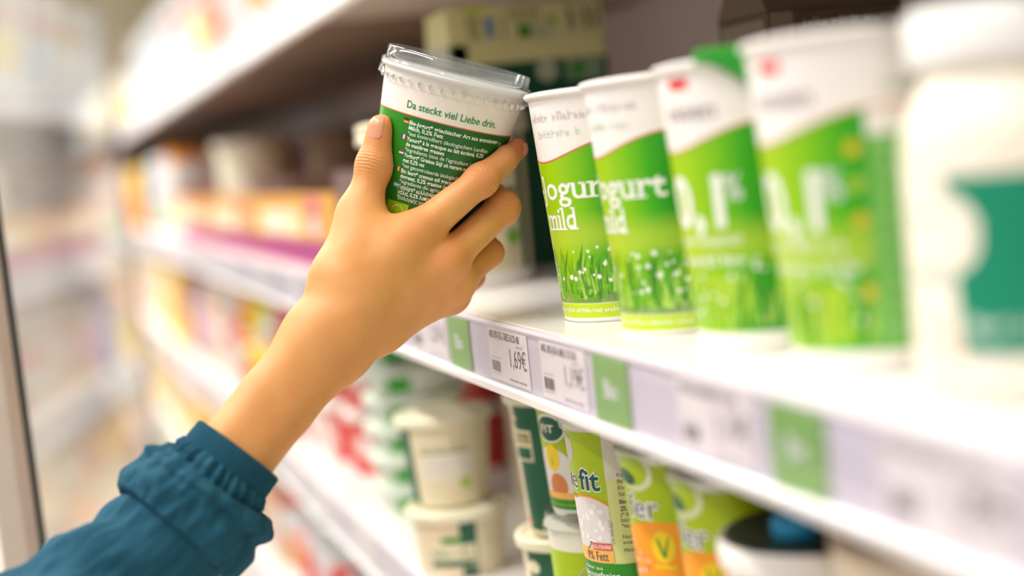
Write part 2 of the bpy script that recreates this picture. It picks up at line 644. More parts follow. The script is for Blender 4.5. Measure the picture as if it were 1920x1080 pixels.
def grass(p, u0, u1, v0, v1, n, seed):
    r = random.Random(seed)
    for k in range(n):
        u = u0 + (u1 - u0) * r.random()
        h = (v1 - v0) * (0.35 + 0.65 * r.random())
        ln = r.uniform(-0.35, 0.35) * h
        b = 0.0007 + 0.0009 * r.random()
        vb = v0 + r.uniform(-0.002, 0.005)
        p.poly('grass_print', BLADES[k % 3], [(u - b, vb), (u + b, vb), (u + b * 0.7 + ln * 0.45, vb + h * 0.6), (u + ln, vb + h), (u - b * 0.7 + ln * 0.4, vb + h * 0.6)], 2)
    for k in range(n // 3):
        q = 0.0005 + 0.0011 * r.random()
        p.ell('dew_print', WPRINT, u0 + (u1 - u0) * r.random(), v0 + (v1 - v0) * (0.25 + 0.75 * r.random()), q, q, 3, 10)


def yogurt_cup(x, y, kind, label, seed, H=0.140, turn=0.0):
    R0, R1 = 0.033, 0.0425
    t = thing('yogurt_cup', label, 'cup', (x, y, 1.25), group='tall green yogurt cups on the middle shelf')
    prof = [(0, 0.003), (R0 - 0.003, 0.003), (R0 - 0.0015, 0), (R0, 0.001)]
    prof += [(R0 + (R1 - R0) * z / H, z) for z in [0.002 + (H - 0.005) * k / 12 for k in range(0, 13)]]
    obj('cup_body', lathe(prof, 72), CUPW, t, smooth=50)
    rr = [(R1 - 0.0012, H - 0.004), (R1 + 0.0008, H - 0.0042), (R1 + 0.0021, H - 0.0030), (R1 + 0.0024, H - 0.0016), (R1 + 0.0014, H - 0.0003), (R1 - 0.001, H)]
    obj('rim', lathe(rr, 72), CUPW, t, smooth=60)
    obj('foil_lid', lathe([(R1 - 0.001, H), (R1 - 0.002, H + 0.0004), (0, H + 0.0004)], 72), mat('lid_foil', (238, 238, 236), 0.3, 0.02), t, smooth=40)
    p = Print()

    def wave(u):
        q = min(1.0, max(0.0, (u + 0.044) / 0.052))
        return 0.0975 + 0.0120 * q * q * (3 - 2 * q) + 0.004 * max(0.0, -0.046 - u) / 0.03
    n = 60
    us = [-0.1185 + 0.237 * k / n for k in range(n + 1)]
    if kind == 'mild':
        base = 0.012
        right = 0.119
    else:
        base = 0.0105
        right = 0.0050 if kind == 'light' else 0.119
    sel = [u for u in us if u < right] + [right]
    p.poly('label', CUPGREEN, [(sel[0], base), (sel[-1], base)] + [(u, wave(u)) for u in reversed(sel)], 1)
    for a, b in zip(us, us[1:]):
        p.poly('wave_line', REDLINE, [(a, wave(a)), (b, wave(b)), (b, wave(b) + 0.0009), (a, wave(a) + 0.0009)], 2)
    if kind == 'mild':
        p.rect('haze_print', PALEG, -0.118, 0.012, 0.118, 0.0185, 1)
        p.rect('lime_band', LIME, -0.118, 0.003, 0.118, 0.0115, 1)
        p.strokes('small_print', WPRINT, -0.07, 0.06, 0.0065, 0.0026, 3, seed, 0.1)
        grass(p, -0.06, 0.045, 0.016, 0.046, 150, seed)
        p.text('lettering', WPRINT, 'Bio-Jogurt', 0.0040, 0.0755, 0.0205, width=0.094, align=1.0, bold=0.009, serif=True)
        p.text('lettering', WPRINT, 'mild', -0.0515, 0.0570, 0.0195, width=0.0300, bold=0.009, serif=True)
        p.strokes('grey_print', mat('pale_grey_print', (214, 206, 206), 0.5), -0.05, -0.002, 0.1225, 0.0050, 3, seed)
        p.strokes('pale_print', mat('pale_green_print', (214, 228, 210), 0.5), -0.045, -0.012, 0.1130, 0.0045, 3, seed + 5)
    else:
        p.rect('haze_print', mat('meadow_haze', (172, 210, 50), 0.4, 0.1), -0.055, 0.0150, -0.006, 0.0380, 1.5)
        grass(p, -0.05, 0.004, 0.012, 0.042, 34, seed)
        p.text('lettering', WPRINT, '0,1', -0.0150, 0.0620, 0.0345, width=0.036, align=1.0, bold=0.025)
        p.text('lettering', mat('lilac_white_print', (236, 232, 248), 0.45), '%', -0.0140, 0.0740, 0.0175, width=0.0085, bold=0.01)
        p.strokes('text_print', WPRINT, -0.05, -0.006, 0.0530, 0.0042, 3, seed)
        p.strokes('text_print', WPRINT, -0.05, 0.002, 0.0430, 0.0050, 3, seed + 2)
        p.rect('red_logo', RED, -0.0385, 0.1275, -0.0265, 0.1325, 2)
        p.text('brand_lettering', mat('soft_grey_print', (176, 168, 170), 0.5), 'ossen', -0.044, 0.1130, 0.0125, width=0.030, bold=0.02)
    if kind == 'light':
        p.rect('side_panel', PANELG, 0.0050, 0.010, 0.118, 0.0985, 1)
        for k in range(9):
            p.strokes('panel_text', mat('panel_text_pale', (206, 228, 180), 0.45), 0.0110, 0.046, 0.018 + 0.0092 * k, 0.0028, 2, seed + k)
        for k, c in enumerate((ORANGE, LIME, YELLOW, LIME, ORANGE)):
            p.ell('dot_print', mat('dot_amber', (206, 190, 30), 0.4) if c is not LIME else mat('dot_lime', (160, 196, 60), 0.4), -0.0005 + 0.0006 * k, 0.0940 - 0.0148 * k, 0.0034, 0.0034, 3 + 0.01 * k)
        p.strokes('lid_text', mat('faint_green_print', (190, 214, 190), 0.5), 0.012, 0.042, 0.1160, 0.0045, 3, seed + 60)
    p.emit(cone_fn(R0, R1, H, facing(x, y) + turn), t, du=0.004)
    return t


yogurt_cup(-0.0205, 0.060, 'mild', 'first green cup beside the hand, lettered Jogurt mild in white over grass', 1, turn=0.06)
yogurt_cup(0.0715, 0.060, 'mild', 'second green Jogurt mild cup counting from the hand, partly hiding the first', 2, turn=-0.14)
c3 = yogurt_cup(0.1690, 0.060, 'dots', 'third green cup from the hand with a shiny green strip over its rim', 3)
yogurt_cup(0.2600, 0.060, 'light', 'fourth and nearest green cup with column of amber dots beside the cream jar', 4, H=0.142)
# the folded green foil strip over the third cup's rim
bm = bmesh.new()
fa = facing(0.1690, 0.060)
row = []
for i in range(15):
    a = fa - 0.50 + 0.72 * i / 14
    ring = []
    dz = 0.024 * max(0.0, (i / 14 - 0.15)) ** 1.25
    for r, z in ((0.034, 0.1435), (0.0425, 0.1440), (0.0462, 0.1425), (0.0466, 0.1390 - dz * 0.5), (0.0452, 0.1380 - dz)):
        ring.append(bm.verts.new((r * math.cos(a), r * math.sin(a), z)))
    row.append(ring)
for A, B in zip(row, row[1:]):
    for k in range(4):
        bm.faces.new((A[k], B[k], B[k + 1], A[k + 1]))
o = obj('foil_strip', bm, mat('glossy_green_foil', (44, 160, 44), 0.22, 0.04), c3, smooth=60, label='shiny green foil strip folded over the rim')
sm = o.modifiers.new('thickness', 'SOLIDIFY')
sm.thickness = 0.0006

# ------------------------------------------------------------------ cream jar at the right edge
t = thing('yogurt_jar', 'large cream jar with white cap and teal label at right edge', 'jar', (0.357, 0.078, 1.25))
JR = 0.0500
prof = [(0, 0.004), (0.040, 0.003), (0.044, 0.0), (0.048, 0.003), (JR, 0.009), (JR, 0.088), (0.0495, 0.096), (0.0470, 0.104), (0.0430, 0.112), (0.0400, 0.118), (0.0395, 0.130), (0.036, 0.134), (0, 0.134)]
obj('jar_body', lathe(prof, 80), mat('cream_jar', (248, 240, 222), 0.25, 0.015), t, smooth=40)
obj('cap', lathe([(0.040, 0.121), (0.0445, 0.1208), (0.0455, 0.123), (0.0455, 0.139), (0.0440, 0.1415), (0.040, 0.142), (0, 0.142)], 80), mat('jar_cap_white', (246, 246, 244), 0.3, 0.01), t, smooth=40)
p = Print()
p.rect('paper_label', mat('jar_label_cream', (250, 240, 224), 0.45, 0.02), -0.060, 0.010, 0.110, 0.088, 1)
p.poly('teal_block', TEAL, [(-0.0175, 0.0185), (0.06, 0.0185), (0.06, 0.0825), (-0.0215, 0.0825), (-0.0210, 0.0765), (-0.0130, 0.0735), (-0.0080, 0.0665), (-0.0085, 0.0560), (-0.0130, 0.0500), (-0.0190, 0.0475)], 2)
p.strokes('label_text', WPRINT, -0.014, 0.016, 0.026, 0.0055, 3, 2)
p.strokes('label_text', WPRINT, -0.014, 0.014, 0.016, 0.0045, 3, 3)
p.strokes('grey_text', mat('label_text_grey', (196, 206, 196), 0.5), -0.040, -0.022, 0.0665, 0.0050, 3, 5)
p.strokes('grey_text', mat('label_text_teal', (150, 196, 184), 0.5), -0.044, -0.018, 0.0440, 0.0058, 3, 7)
p.ell('pink_fruit', mat('peach_print', (250, 222, 206), 0.5, 0.05), -0.030, 0.020, 0.012, 0.013, 2)
p.emit(cone_fn(JR, JR, 0.1, facing(0.357, 0.078) - 0.29, JR), t, du=0.005)

# ------------------------------------------------------------------ big cream tub and the cartons behind the held cup
tx, ty = -0.360, 0.058
TR0, TR1, TH = 0.0645, 0.0675, 0.136
t = thing('yogurt_tub', 'big cream lidded tub with dark green stripes standing behind the held cup', 'tub', (tx, ty, 1.25))
obj('tub_body', lathe([(0, 0.004), (TR0 - 0.004, 0.003), (TR0 - 0.001, 0), (TR0, 0.0005), (TR1, TH), (TR1 - 0.002, TH)], 72), WHITE, t, smooth=40)
obj('lid', lathe([(TR1 + 0.001, TH - 0.012), (TR1 + 0.0045, TH - 0.012), (TR1 + 0.005, TH - 0.007), (TR1 + 0.003, TH - 0.005), (TR1 + 0.0045, TH - 0.001), (TR1 + 0.0035, TH + 0.004), (TR1 - 0.002, TH + 0.006), (TR1 - 0.005, TH + 0.004), (0, TH + 0.004)], 72), CREAM, t, smooth=35)
p = Print()
p.rect('label', PALE, -0.20, 0.012, 0.20, TH - 0.014, 1)
p.rect('green_stripe', DKGREEN, 0.0515, 0.012, 0.062, TH - 0.014, 2)
p.rect('green_stripe', DKGREEN, 0.020, 0.074, 0.0485, 0.0785, 2)
p.rect('red_mark', REDLINE, 0.026, 0.092, 0.034, 0.098, 2)
for k in range(3):
    p.rect('nutrition_table', mat('table_print_grey', (206, 200, 172), 0.5), 0.0300, 0.067 - 0.0135 * k, 0.0490, 0.0705 - 0.0135 * k, 2)
    p.strokes('small_text', INK, 0.031, 0.046, 0.0655 - 0.0135 * k, 0.0014, 3, k)
p.rect('eco_logo', mat('eco_logo_green', (110, 190, 30), 0.4), 0.0330, 0.0330, 0.0475, 0.0450, 2)
for k in range(3):
    p.strokes('small_text', INK, 0.030, 0.047, 0.0235 + 0.003 * k, 0.0013, 3, 20 + k)
p.strokes('small_text', INK, -0.005, 0.047, 0.0185, 0.0012, 3, 31)
p.emit(cone_fn(TR0, TR1, TH, facing(tx, ty) + 0.24), t, du=0.006)

CX, CY0, CY1 = -0.434, 0.0957, 0.2457
t = thing('milk_carton', 'tall cream and dark green carton behind the big cream tub, text turned sideways', 'carton', (CX, CY0, 1.25))
d = CY1 - CY0
obj('carton_body', box(-0.078, 0, 0, d, 0, 0.205, 0.002), mat('carton_dark_green', (8, 84, 60), 0.45, 0.05), t)
obj('carton_top', prism([(-0.078, 0.205), (0, 0.205), (-0.006, 0.237), (-0.072, 0.237)], 'y', 0.0005, d - 0.0005), mat('carton_cream', (236, 228, 170), 0.5, 0.04), t)
p = Print()
K = mat('carton_cream_band', (240, 232, 172), 0.5, 0.04)
p.rect('cream_band', K, 0.002, 0.186, d - 0.002, 0.2045, 1)
p.rect('cream_band', K, 0.002, 0.1885, 0.016, 0.205, 1)
p.poly('emblem', mat('emblem_cream', (206, 214, 186), 0.5), [(0.089 + 0.011 * math.cos(PI / 6 + k * PI / 3), 0.176 + 0.0105 * math.sin(PI / 6 + k * PI / 3)) for k in range(6)], 2)
p.text('emblem_letter', DKGREEN, '2', 0.0865, 0.1715, 0.012, width=0.0055, lift=3)
p.rect('emblem', mat('emblem_panel', (150, 176, 140), 0.5), 0.107, 0.166, 0.143, 0.185, 2)
p.ell('emblem_leaf', GREEN, 0.119, 0.176, 0.008, 0.0055, 3, rot=0.6)
for k, (v, s) in enumerate(((0.140, 0.010), (0.118, 0.007), (0.085, 0.012), (0.050, 0.016))):
    p.ell('side_emblem', mat('emblem_grey_green', (84, 120, 98), 0.5), 0.098, v, 0.013, s, 2)
p.emit(right_fn(0.0, 0, 0), t, du=None, step=0.0002)
obj('front_panel', box(-0.075, -0.003, -0.0008, 0.0, 0.02, 0.2045), mat('carton_front_grey', (206, 196, 176), 0.5, 0.04), t, label='pale grey narrow front of the carton')
# print on the sloping cream top
p = Print()
p.rect('lime_patch', LIME, 0.016, 0.0280, 0.036, 0.0330, 1)
p.rect('blue_patch', BLUE, 0.036, 0.0045, 0.043, 0.0225, 1)
for k in range(3):
    p.rect('side_text', mat('print_olive', (120, 116, 84), 0.5), 0.0195 + 0.0042 * k, 0.003, 0.0215 + 0.0042 * k, 0.0255, 1 + 0.01 * k)
p.rect('side_text', mat('print_olive', (120, 116, 84), 0.5), 0.0515, 0.002, 0.0535, 0.025, 1.05)
for k in range(6):
    p.rect('side_text', mat('print_pale_olive', (168, 162, 116), 0.5), 0.060 + 0.0052 * k, 0.0165, 0.0625 + 0.0052 * k, 0.0300, 1.1 + 0.01 * k)
p.rect('white_patch', mat('print_pale', (208, 206, 178), 0.5), 0.080, 0.0015, 0.098, 0.0140, 1)
p.ell('green_animal', GREEN, 0.0725, 0.0080, 0.0072, 0.0058, 2, rot=0.5)
p.ell('green_animal', GREEN, 0.0690, 0.0115, 0.0035, 0.0030, 2)
p.ell('leaf_print', mat('leaf_olive', (150, 190, 40), 0.5), 0.1000, 0.0165, 0.0060, 0.0030, 2, rot=-0.7)
for q in (0.116, 0.130, 0.140):
    p.rect('side_text', mat('print_olive', (120, 116, 84), 0.5), q, 0.006, q + 0.005, 0.0270, 1 + q)
p.emit(lambda u, v, off: Vector((-0.006 * v / 0.032 + off, u, 0.205 + v)), t, du=None, step=0.0002)

t = thing('milk_carton', 'dark brown carton seen over the third and fourth green cups', 'carton', (-0.100, 0.226, 1.25))
obj('carton_body', box(-0.075, 0, 0, 0.110, 0, 0.185, 0.002), mat('carton_brown', (98, 78, 58), 0.5, 0.06), t)
obj('carton_top', prism([(-0.075, 0.185), (0, 0.185), (-0.030, 0.225), (-0.045, 0.225)], 'y', 0.0, 0.110), mat('carton_brown_top', (110, 90, 70), 0.5, 0.06), t)
p = Print()
p.rect('pale_edge', mat('carton_tan', (150, 132, 110), 0.5), 0.002, 0.01, 0.020, 0.184, 1)
p.strokes('pale_text', mat('pale_tan_print', (176, 164, 150), 0.5), 0.028, 0.104, 0.172, 0.006, 2, 4)
p.strokes('pale_text', mat('pale_tan_print', (176, 164, 150), 0.5), 0.028, 0.104, 0.150, 0.006, 2, 5)
p.emit(right_fn(0.0, 0, 0), t, du=None, step=0.0002)
obj('front_panel', box(-0.070, -0.005, -0.0006, 0.0, 0.01, 0.18), mat('carton_tan_front', (140, 126, 108), 0.5), t)

# ------------------------------------------------------------------ lower shelf: lidded cups lettered fit and fer
FITG = labelmat('fit_label_lime', [(-0.04, (176, 206, 0)), (0.0, (170, 196, 0)), (0.02, (176, 190, 0)), (0.04, (176, 190, 0))])
PALELIME = mat('pale_lime_panel', (222, 226, 150), 0.45, 0.03)
MILKY = mat('cream_swirl_print', (232, 226, 226), 0.5, 0.05)
PEACH = mat('peach_band_print', (252, 190, 96), 0.45, 0.06)
DKINK = mat('teal_ink', (0, 84, 84), 0.45, 0.04)


def lidded_cup(name, label, x, y, z, H, R0, R1, group, design, seed=0):
    t = thing(name, label, 'cup', (x, y, z), group=group)
    prof = [(0, 0.003), (R0 - 0.003, 0.003), (R0 - 0.0012, 0), (R0, 0.0012)]
    prof += [(R0 + (R1 - R0) * z / H, z) for z in [0.002 + (H - 0.012) * k / 10 for k in range(0, 11)]]
    prof += [(R1 + 0.0012, H - 0.0095), (R1 + 0.0012, H - 0.008), (R1 - 0.001, H - 0.008), (0, H - 0.0085)]
    obj('cup_body', lathe(prof, 64), mat('cup_milk_white', (240, 236, 222), 0.4, 0.02), t, smooth=45)
    obj('lid', lathe([(R1 - 0.0002, H - 0.013), (R1 + 0.0020, H - 0.0135), (R1 + 0.0026, H - 0.010), (R1 + 0.0020, H - 0.007), (R1 + 0.0006, H - 0.0062), (R1 - 0.0002, H), (R1 - 0.0022, H), (R1 - 0.0032, H - 0.0042), (0, H - 0.0042)], 64), CLEAR, t, smooth=35)
    p = Print()
    F0 = facing(x, y)
    top = H - 0.014
    if design in ('fit', 'fer', 'half'):
        p.rect('label', PALELIME, -0.095, 0.003, 0.095, top, 1)
        p.rect('lime_print', FITG, -0.060, 0.030, -0.0085 if design == 'fit' else 0.022, top, 2)
    if design == 'fit':
        p.rect('white_panel', mat('panel_greyish', (226, 220, 206), 0.45), -0.0085, 0.066, 0.006, top, 2)
        n = 18
        arc = [(-0.050 + 0.0415 * k / n, 0.0445 + 0.0105 * math.sin(PI * (0.18 + 0.66 * (k / n) ** 1.5))) for k in range(n + 1)]
        p.poly('cream_swirl', MILKY, [(-0.050, 0.016), (-0.0085, 0.016)] + arc[::-1], 3)
        for (a, b), (c, e) in zip(arc, arc[1:]):
            p.poly('swirl_edge', ORANGE, [(a, b), (c, e), (c, e + 0.0012), (a, b + 0.0012)], 4)
        r = random.Random(5)
        for k in range(26):
            p.ell('curd_print', mat('curd_white', (246, 244, 242), 0.5), -0.044 + 0.030 * r.random(), 0.020 + 0.030 * r.random(), 0.0014 + 0.002 * r.random(), 0.0012 + 0.0012 * r.random(), 4, 8, r.random() * 3)
        p.rect('peach_band', PEACH, -0.050, 0.0135, -0.0085, 0.0225, 5)
        p.rect('gluten_badge', REDLINE, -0.0235, 0.0215, -0.0090, 0.0262, 6)
        p.text('badge_lettering', WPRINT, 'GLUTENFREI', -0.0228, 0.0226, 0.0034, 7, 0.01, 0.0130)
        p.poly('arrow_print', INK, [(-0.0295, 0.0215), (-0.0250, 0.0255), (-0.0270, 0.0260), (-0.0240, 0.0268), (-0.0242, 0.0240), (-0.0248, 0.0250), (-0.0288, 0.0212)], 7)
        p.text('fat_lettering', INK, '9% Fett', -0.0310, 0.0150, 0.0080, 7, 0.005, 0.0185)
        p.rect('green_band', GREEN, -0.060, 0.003, 0.030, 0.0130, 5)
        p.text('band_lettering', WPRINT, 'Natur aus', -0.036, 0.0088, 0.0034, 7, 0.0, 0.018)
        p.text('band_lettering', WPRINT, 'laktosefreier', -0.039, 0.0040, 0.0048, 7, 0.01, 0.033)
        # word: thin grey 'ne', bold teal 'fit', white edge behind
        p.text('word_edge', WPRINT, 'ne', -0.0445, 0.0595, 0.0175, 3, 0.045, 0.0145)
        p.text('word_edge', WPRINT, 'fit', -0.0284, 0.0595, 0.0190, 3, 0.05, 0.0165)
        p.text('word_thin', mat('slate_ink', (92, 104, 112), 0.45), 'ne', -0.0442, 0.0597, 0.0172, 4, 0.0, 0.0138)
        p.text('word_bold', DKINK, 'fit', -0.0280, 0.0597, 0.0184, 4, 0.02, 0.0157)
        p.text('word_small', INK, 'me', -0.0405, 0.0530, 0.0055, 4, 0.0, 0.0075)
        r = random.Random(6)
        p.ell('milk_print', mat('cup_print_grey', (206, 200, 184), 0.5), -0.040, 0.084, 0.010, 0.010, 3)
        for k, (s, sz, b) in enumerate((('Ka', .0036, 0), ('Bal', .0036, 0), ('Eiw', .0036, 0), ('Salz', .0036, 0), ('Bio Cre', .0038, .02), ('ZUTATEN', .0040, .02), ('(* 8,5%', .0036, 0), ('biokerne', .0036, 0), ('*aus kontr', .0036, 0), ('Nach dem Ö', .0034, 0), ('innerhalb von', .0034, 0), ('Mindestens', .0034, 0))):
            v = (0.0680, 0.0640, 0.0600, 0.0560, 0.0510, 0.0465, 0.0430, 0.0395, 0.0360, 0.0290, 0.0255, 0.0205)[k]
            p.text('ingredient_text', INK, s, -0.0015, v, sz, 3, b)
        p.text('side_code', GREYINK, 'DE 043-007', -0.0072, 0.0260, 0.0036, 3, 0, 0.015, 0, PI / 2)
    elif design == 'fer':
        p.text('word_edge', WPRINT, 'fer', -0.0350, 0.0590, 0.0190, 3, 0.05, 0.0235)
        p.text('word_thin', mat('slate_ink', (92, 104, 112), 0.45), 'fer', -0.0345, 0.0592, 0.0184, 4, 0.0, 0.0225)
        n = 20
        arc = [(-0.050 + 0.074 * k / n, 0.0390 + 0.0185 * math.sin(PI * (0.14 + 0.72 * k / n))) for k in range(n + 1)]
        p.poly('orange_print', ORANGE, [(-0.050, 0.003), (0.024, 0.003)] + arc[::-1], 3)
        r = random.Random(8 + seed)
        for k in range(60):
            a, b = -0.042 + 0.030 * r.random(), 0.004 + 0.034 * r.random()
            if a + b * 0.5 < -0.006:
                p.ell('crumb_print', mat('crumb_peach', (254, 206, 166), 0.45) if k % 2 else mat('crumb_orange', (250, 128, 70), 0.45), a, b, 0.0010 + 0.0022 * r.random(), 0.0009 + 0.0008 * r.random(), 4, 8, r.random() * 3)
        p.ell('veg_disc', YELLOW, -0.0120, 0.0430, 0.0072, 0.0092, 4)
        p.poly('veg_mark', GREEN, [(-0.0160, 0.0480), (-0.0146, 0.0480), (-0.0116, 0.0400), (-0.0090, 0.0485), (-0.0078, 0.0495), (-0.0108, 0.0370), (-0.0124, 0.0370)], 5)
        p.rect('veg_bar', YELLOW, -0.0190, 0.0305, -0.0050, 0.0325, 4)
        p.ell('shield_edge', mat('shield_pale', (224, 226, 190), 0.45), -0.028, 0.0860, 0.0150, 0.0115, 3, 30, -0.3)
        p.ell('shield', FITG, -0.029, 0.0870, 0.0130, 0.0095, 4, 30, -0.3)
        p.ell('shield_core', DKGREEN, -0.033, 0.0815, 0.0085, 0.0042, 5, 24, -0.2)
        p.rect('side_panel', mat('panel_peach', (232, 214, 190), 0.45), 0.022, 0.030, 0.034, top, 2)
    elif design == 'half':
        p.text('word_thin', mat('slate_ink', (92, 104, 112), 0.45), 'e', -0.020, 0.054, 0.016, 4, 0.0)
        p.ell('shield_edge', WPRINT, -0.008, H - 0.026, 0.014, 0.010, 3)
        p.ell('shield', DKGREEN, -0.008, H - 0.0265, 0.0125, 0.0085, 4)
        p.text('shield_lettering', WPRINT, 'FIT', -0.016, H - 0.029, 0.0075, 5, 0.02, 0.013)
        p.ell('cream_swirl', MILKY, -0.010, 0.022, 0.022, 0.024, 3)
        p.ell('veg_disc', YELLOW, -0.0085, 0.0385, 0.0070, 0.0095, 4)
        p.poly('veg_mark', GREEN, [(-0.0105, 0.0420), (-0.0085, 0.0350), (-0.0060, 0.0430), (-0.0085, 0.0330)], 5)
        p.ell('apricot_print', mat('apricot_brown', (214, 130, 70), 0.45), -0.006, 0.0190, 0.0085, 0.0090, 4)
        p.rect('peach_band', PEACH, -0.060, 0.0080, 0.060, 0.0145, 5)
        p.rect('green_band', GREEN, -0.060, 0.003, 0.060, 0.0100, 6)
        p.strokes('band_text', LIME, -0.025, 0.010, 0.0055, 0.0016, 7, 3)
    elif design == 'lidonly':
        p.rect('label', FITG, -0.095, 0.003, 0.095, top - 0.010, 1)
        p.rect('green_band', GREEN, -0.095, 0.003, 0.095, 0.020, 2)
    p.emit(cone_fn(R0, R1, H, F0 - (0.62 if design == 'half' else 0)), t, du=0.004)
    return t


FG = 'lidded lime cups on the lower shelf'
LZ = 1.008
lidded_cup('lidded_cup', 'lime cup lettered ne fit with 9% Fett band below the 1,19 ticket', -0.0205, 0.050, LZ + 0.0800, 0.1100, 0.0255, 0.0325, FG, 'fit')
lidded_cup('lidded_cup', 'lime and orange cup lettered fer right of the ne fit cup, sharper of the two', 0.0675, 0.050, LZ + 0.0815, 0.1035, 0.0255, 0.0325, FG, 'fer', 1)
lidded_cup('lidded_cup', 'blurred lime fer cup with green oval shield beside the black-lidded tub', 0.1305, 0.050, LZ + 0.0785, 0.1035, 0.0240, 0.0300, FG, 'fer', 2)
lidded_cup('lidded_cup', 'narrow lime cup with yellow disc half hidden behind the ne fit cup', -0.1065, 0.062, LZ + 0.1040, 0.0850, 0.0265, 0.0320, FG, 'half')
BG = 'lower cups of the lime stacks'
lidded_cup('lidded_cup', 'clear-lidded cup supporting the half hidden narrow lime cup', -0.1050, 0.062, LZ, 0.1035, 0.0280, 0.0330, BG, 'lidonly')
lidded_cup('lidded_cup', 'clear-lidded cup supporting the ne fit cup at the bottom edge', -0.0205, 0.050, LZ, 0.0798, 0.0265, 0.0325, BG, 'lidonly')
lidded_cup('lidded_cup', 'clear-lidded cup supporting the sharper fer cup', 0.0675, 0.050, LZ, 0.0810, 0.0265, 0.0325, BG, 'lidonly')
lidded_cup('lidded_cup', 'clear-lidded cup supporting the blurred fer cup', 0.1305, 0.050, LZ, 0.0780, 0.0250, 0.0300, BG, 'lidonly')


# ------------------------------------------------------------------ lower shelf: cream and dark green cups
def cream_cup(label, x, y, z, H, R0, R1, design, group):
    t = thing('cream_cup', label, 'cup', (x, y, z), group=group)
    prof = [(0, 0.003), (R0 - 0.003, 0.003), (R0 - 0.001, 0), (R0, 0.0015)] + [(R0 + (R1 - R0) * z / H, z) for z in [0.002 + (H - 0.004) * k / 8 for k in range(0, 9)]]
    obj('cup_body', lathe(prof, 64), CREAM, t, smooth=45)
    obj('lid', lathe([(R1 + 0.0002, H - 0.0080), (R1 + 0.0030, H - 0.0080), (R1 + 0.0036, H - 0.0052), (R1 + 0.0034, H - 0.0012), (R1 + 0.002, H), (R1 - 0.002, H), (R1 - 0.004, H - 0.0018), (0, H - 0.0018)], 64), mat('cream_lid', (240, 234, 206), 0.35, 0.02), t, smooth=35)
    p = Print()
    if design == 'tall':
        p.rect('green_stripe', DKGREEN, -0.0370, 0.004, -0.0070, H - 0.009, 1)
        p.rect('emblem_panel', CREAM, -0.0400, 0.0560, -0.0210, 0.0790, 2)
        p.rect('emblem_green', DKGREEN, -0.0390, 0.0575, -0.0225, 0.0665, 3)
        p.rect('emblem_olive', mat('olive_print', (140, 130, 80), 0.45), -0.0380, 0.0690, -0.0225, 0.0770, 3)
        p.text('emblem_letter', PALE, 'No', -0.0370, 0.0700, 0.0075, 4, 0.0, 0.012)
        p.ell('leaf_mark', INK, -0.0370, 0.0860, 0.0045, 0.0035, 3)
        p.ell('leaf_mark', CREAM, -0.0375, 0.0872, 0.0038, 0.0028, 4)
        p.rect('red_mark', REDLINE, -0.0390, 0.0080, -0.0345, 0.0120, 2)
        p.strokes('small_text', INK, 0.000, 0.014, 0.018, 0.0022, 2, 1)
        p.strokes('small_text', INK, 0.000, 0.014, 0.012, 0.0012, 2, 2)
        p.strokes('small_text', INK, 0.000, 0.012, 0.045, 0.0014, 2, 3)
    elif design == 'back':
        p.rect('green_stripe', DKGREEN, -0.0520, 0.002, -0.0330, H - 0.009, 1)
        p.rect('white_panel', mat('pale_panel', (244, 236, 224), 0.5), -0.0215, 0.025, 0.0215, 0.0455, 1)
        p.rect('green_heading', mat('sage_print', (130, 168, 110), 0.5), -0.0260, 0.0465, 0.0180, 0.0485, 2)
        p.strokes('small_text', INK, -0.020, 0.018, 0.0505, 0.0022, 2, 1)
        for k in range(4):
            p.strokes('small_text', GREYINK, -0.020, 0.020, 0.0275 + 0.0042 * k, 0.0012, 2, 3 + k)
        p.rect('eco_logo', mat('eco_logo_lime', (160, 200, 20), 0.4), 0.0095, 0.0160, 0.0185, 0.0235, 2)
        p.strokes('small_text', GREYINK, -0.020, 0.005, 0.018, 0.0013, 2, 12)
        p.strokes('small_text', GREYINK, -0.020, 0.018, 0.009, 0.0013, 2, 13)
    elif design == 'front':
        p.rect('green_stripe', DKGREEN, -0.0010, 0.002, 0.0135, H - 0.009, 1)
        p.rect('pale_front', mat('pale_peach_print', (240, 220, 190), 0.5), -0.0400, 0.004, -0.0015, H - 0.010, 1)
        p.rect('logo_panel', CREAM, -0.0300, 0.0100, 0.0120, 0.0300, 2)
        p.strokes('logo_strokes', mat('logo_sage', (110, 156, 100), 0.5), -0.0270, 0.0095, 0.0200, 0.0060, 3, 4, 0.02)
        p.rect('logo_bar', DKGREEN, -0.0280, 0.0110, 0.0100, 0.0165, 3)
        p.ell('leaf_mark', GREEN, -0.008, 0.0345, 0.010, 0.003, 3)
        p.strokes('small_text', INK, 0.020, 0.034, 0.030, 0.0014, 2, 7)
    elif design == 'low':
        p.rect('green_stripe', DKGREEN, -0.0370, 0.002, -0.0070, H - 0.009, 1)
        p.ell('leaf_mark', CREAM, -0.0310, 0.0480, 0.0060, 0.0050, 3)
    p.emit(cone_fn(R0, R1, H, facing(x, y)), t, du=0.004)
    return t


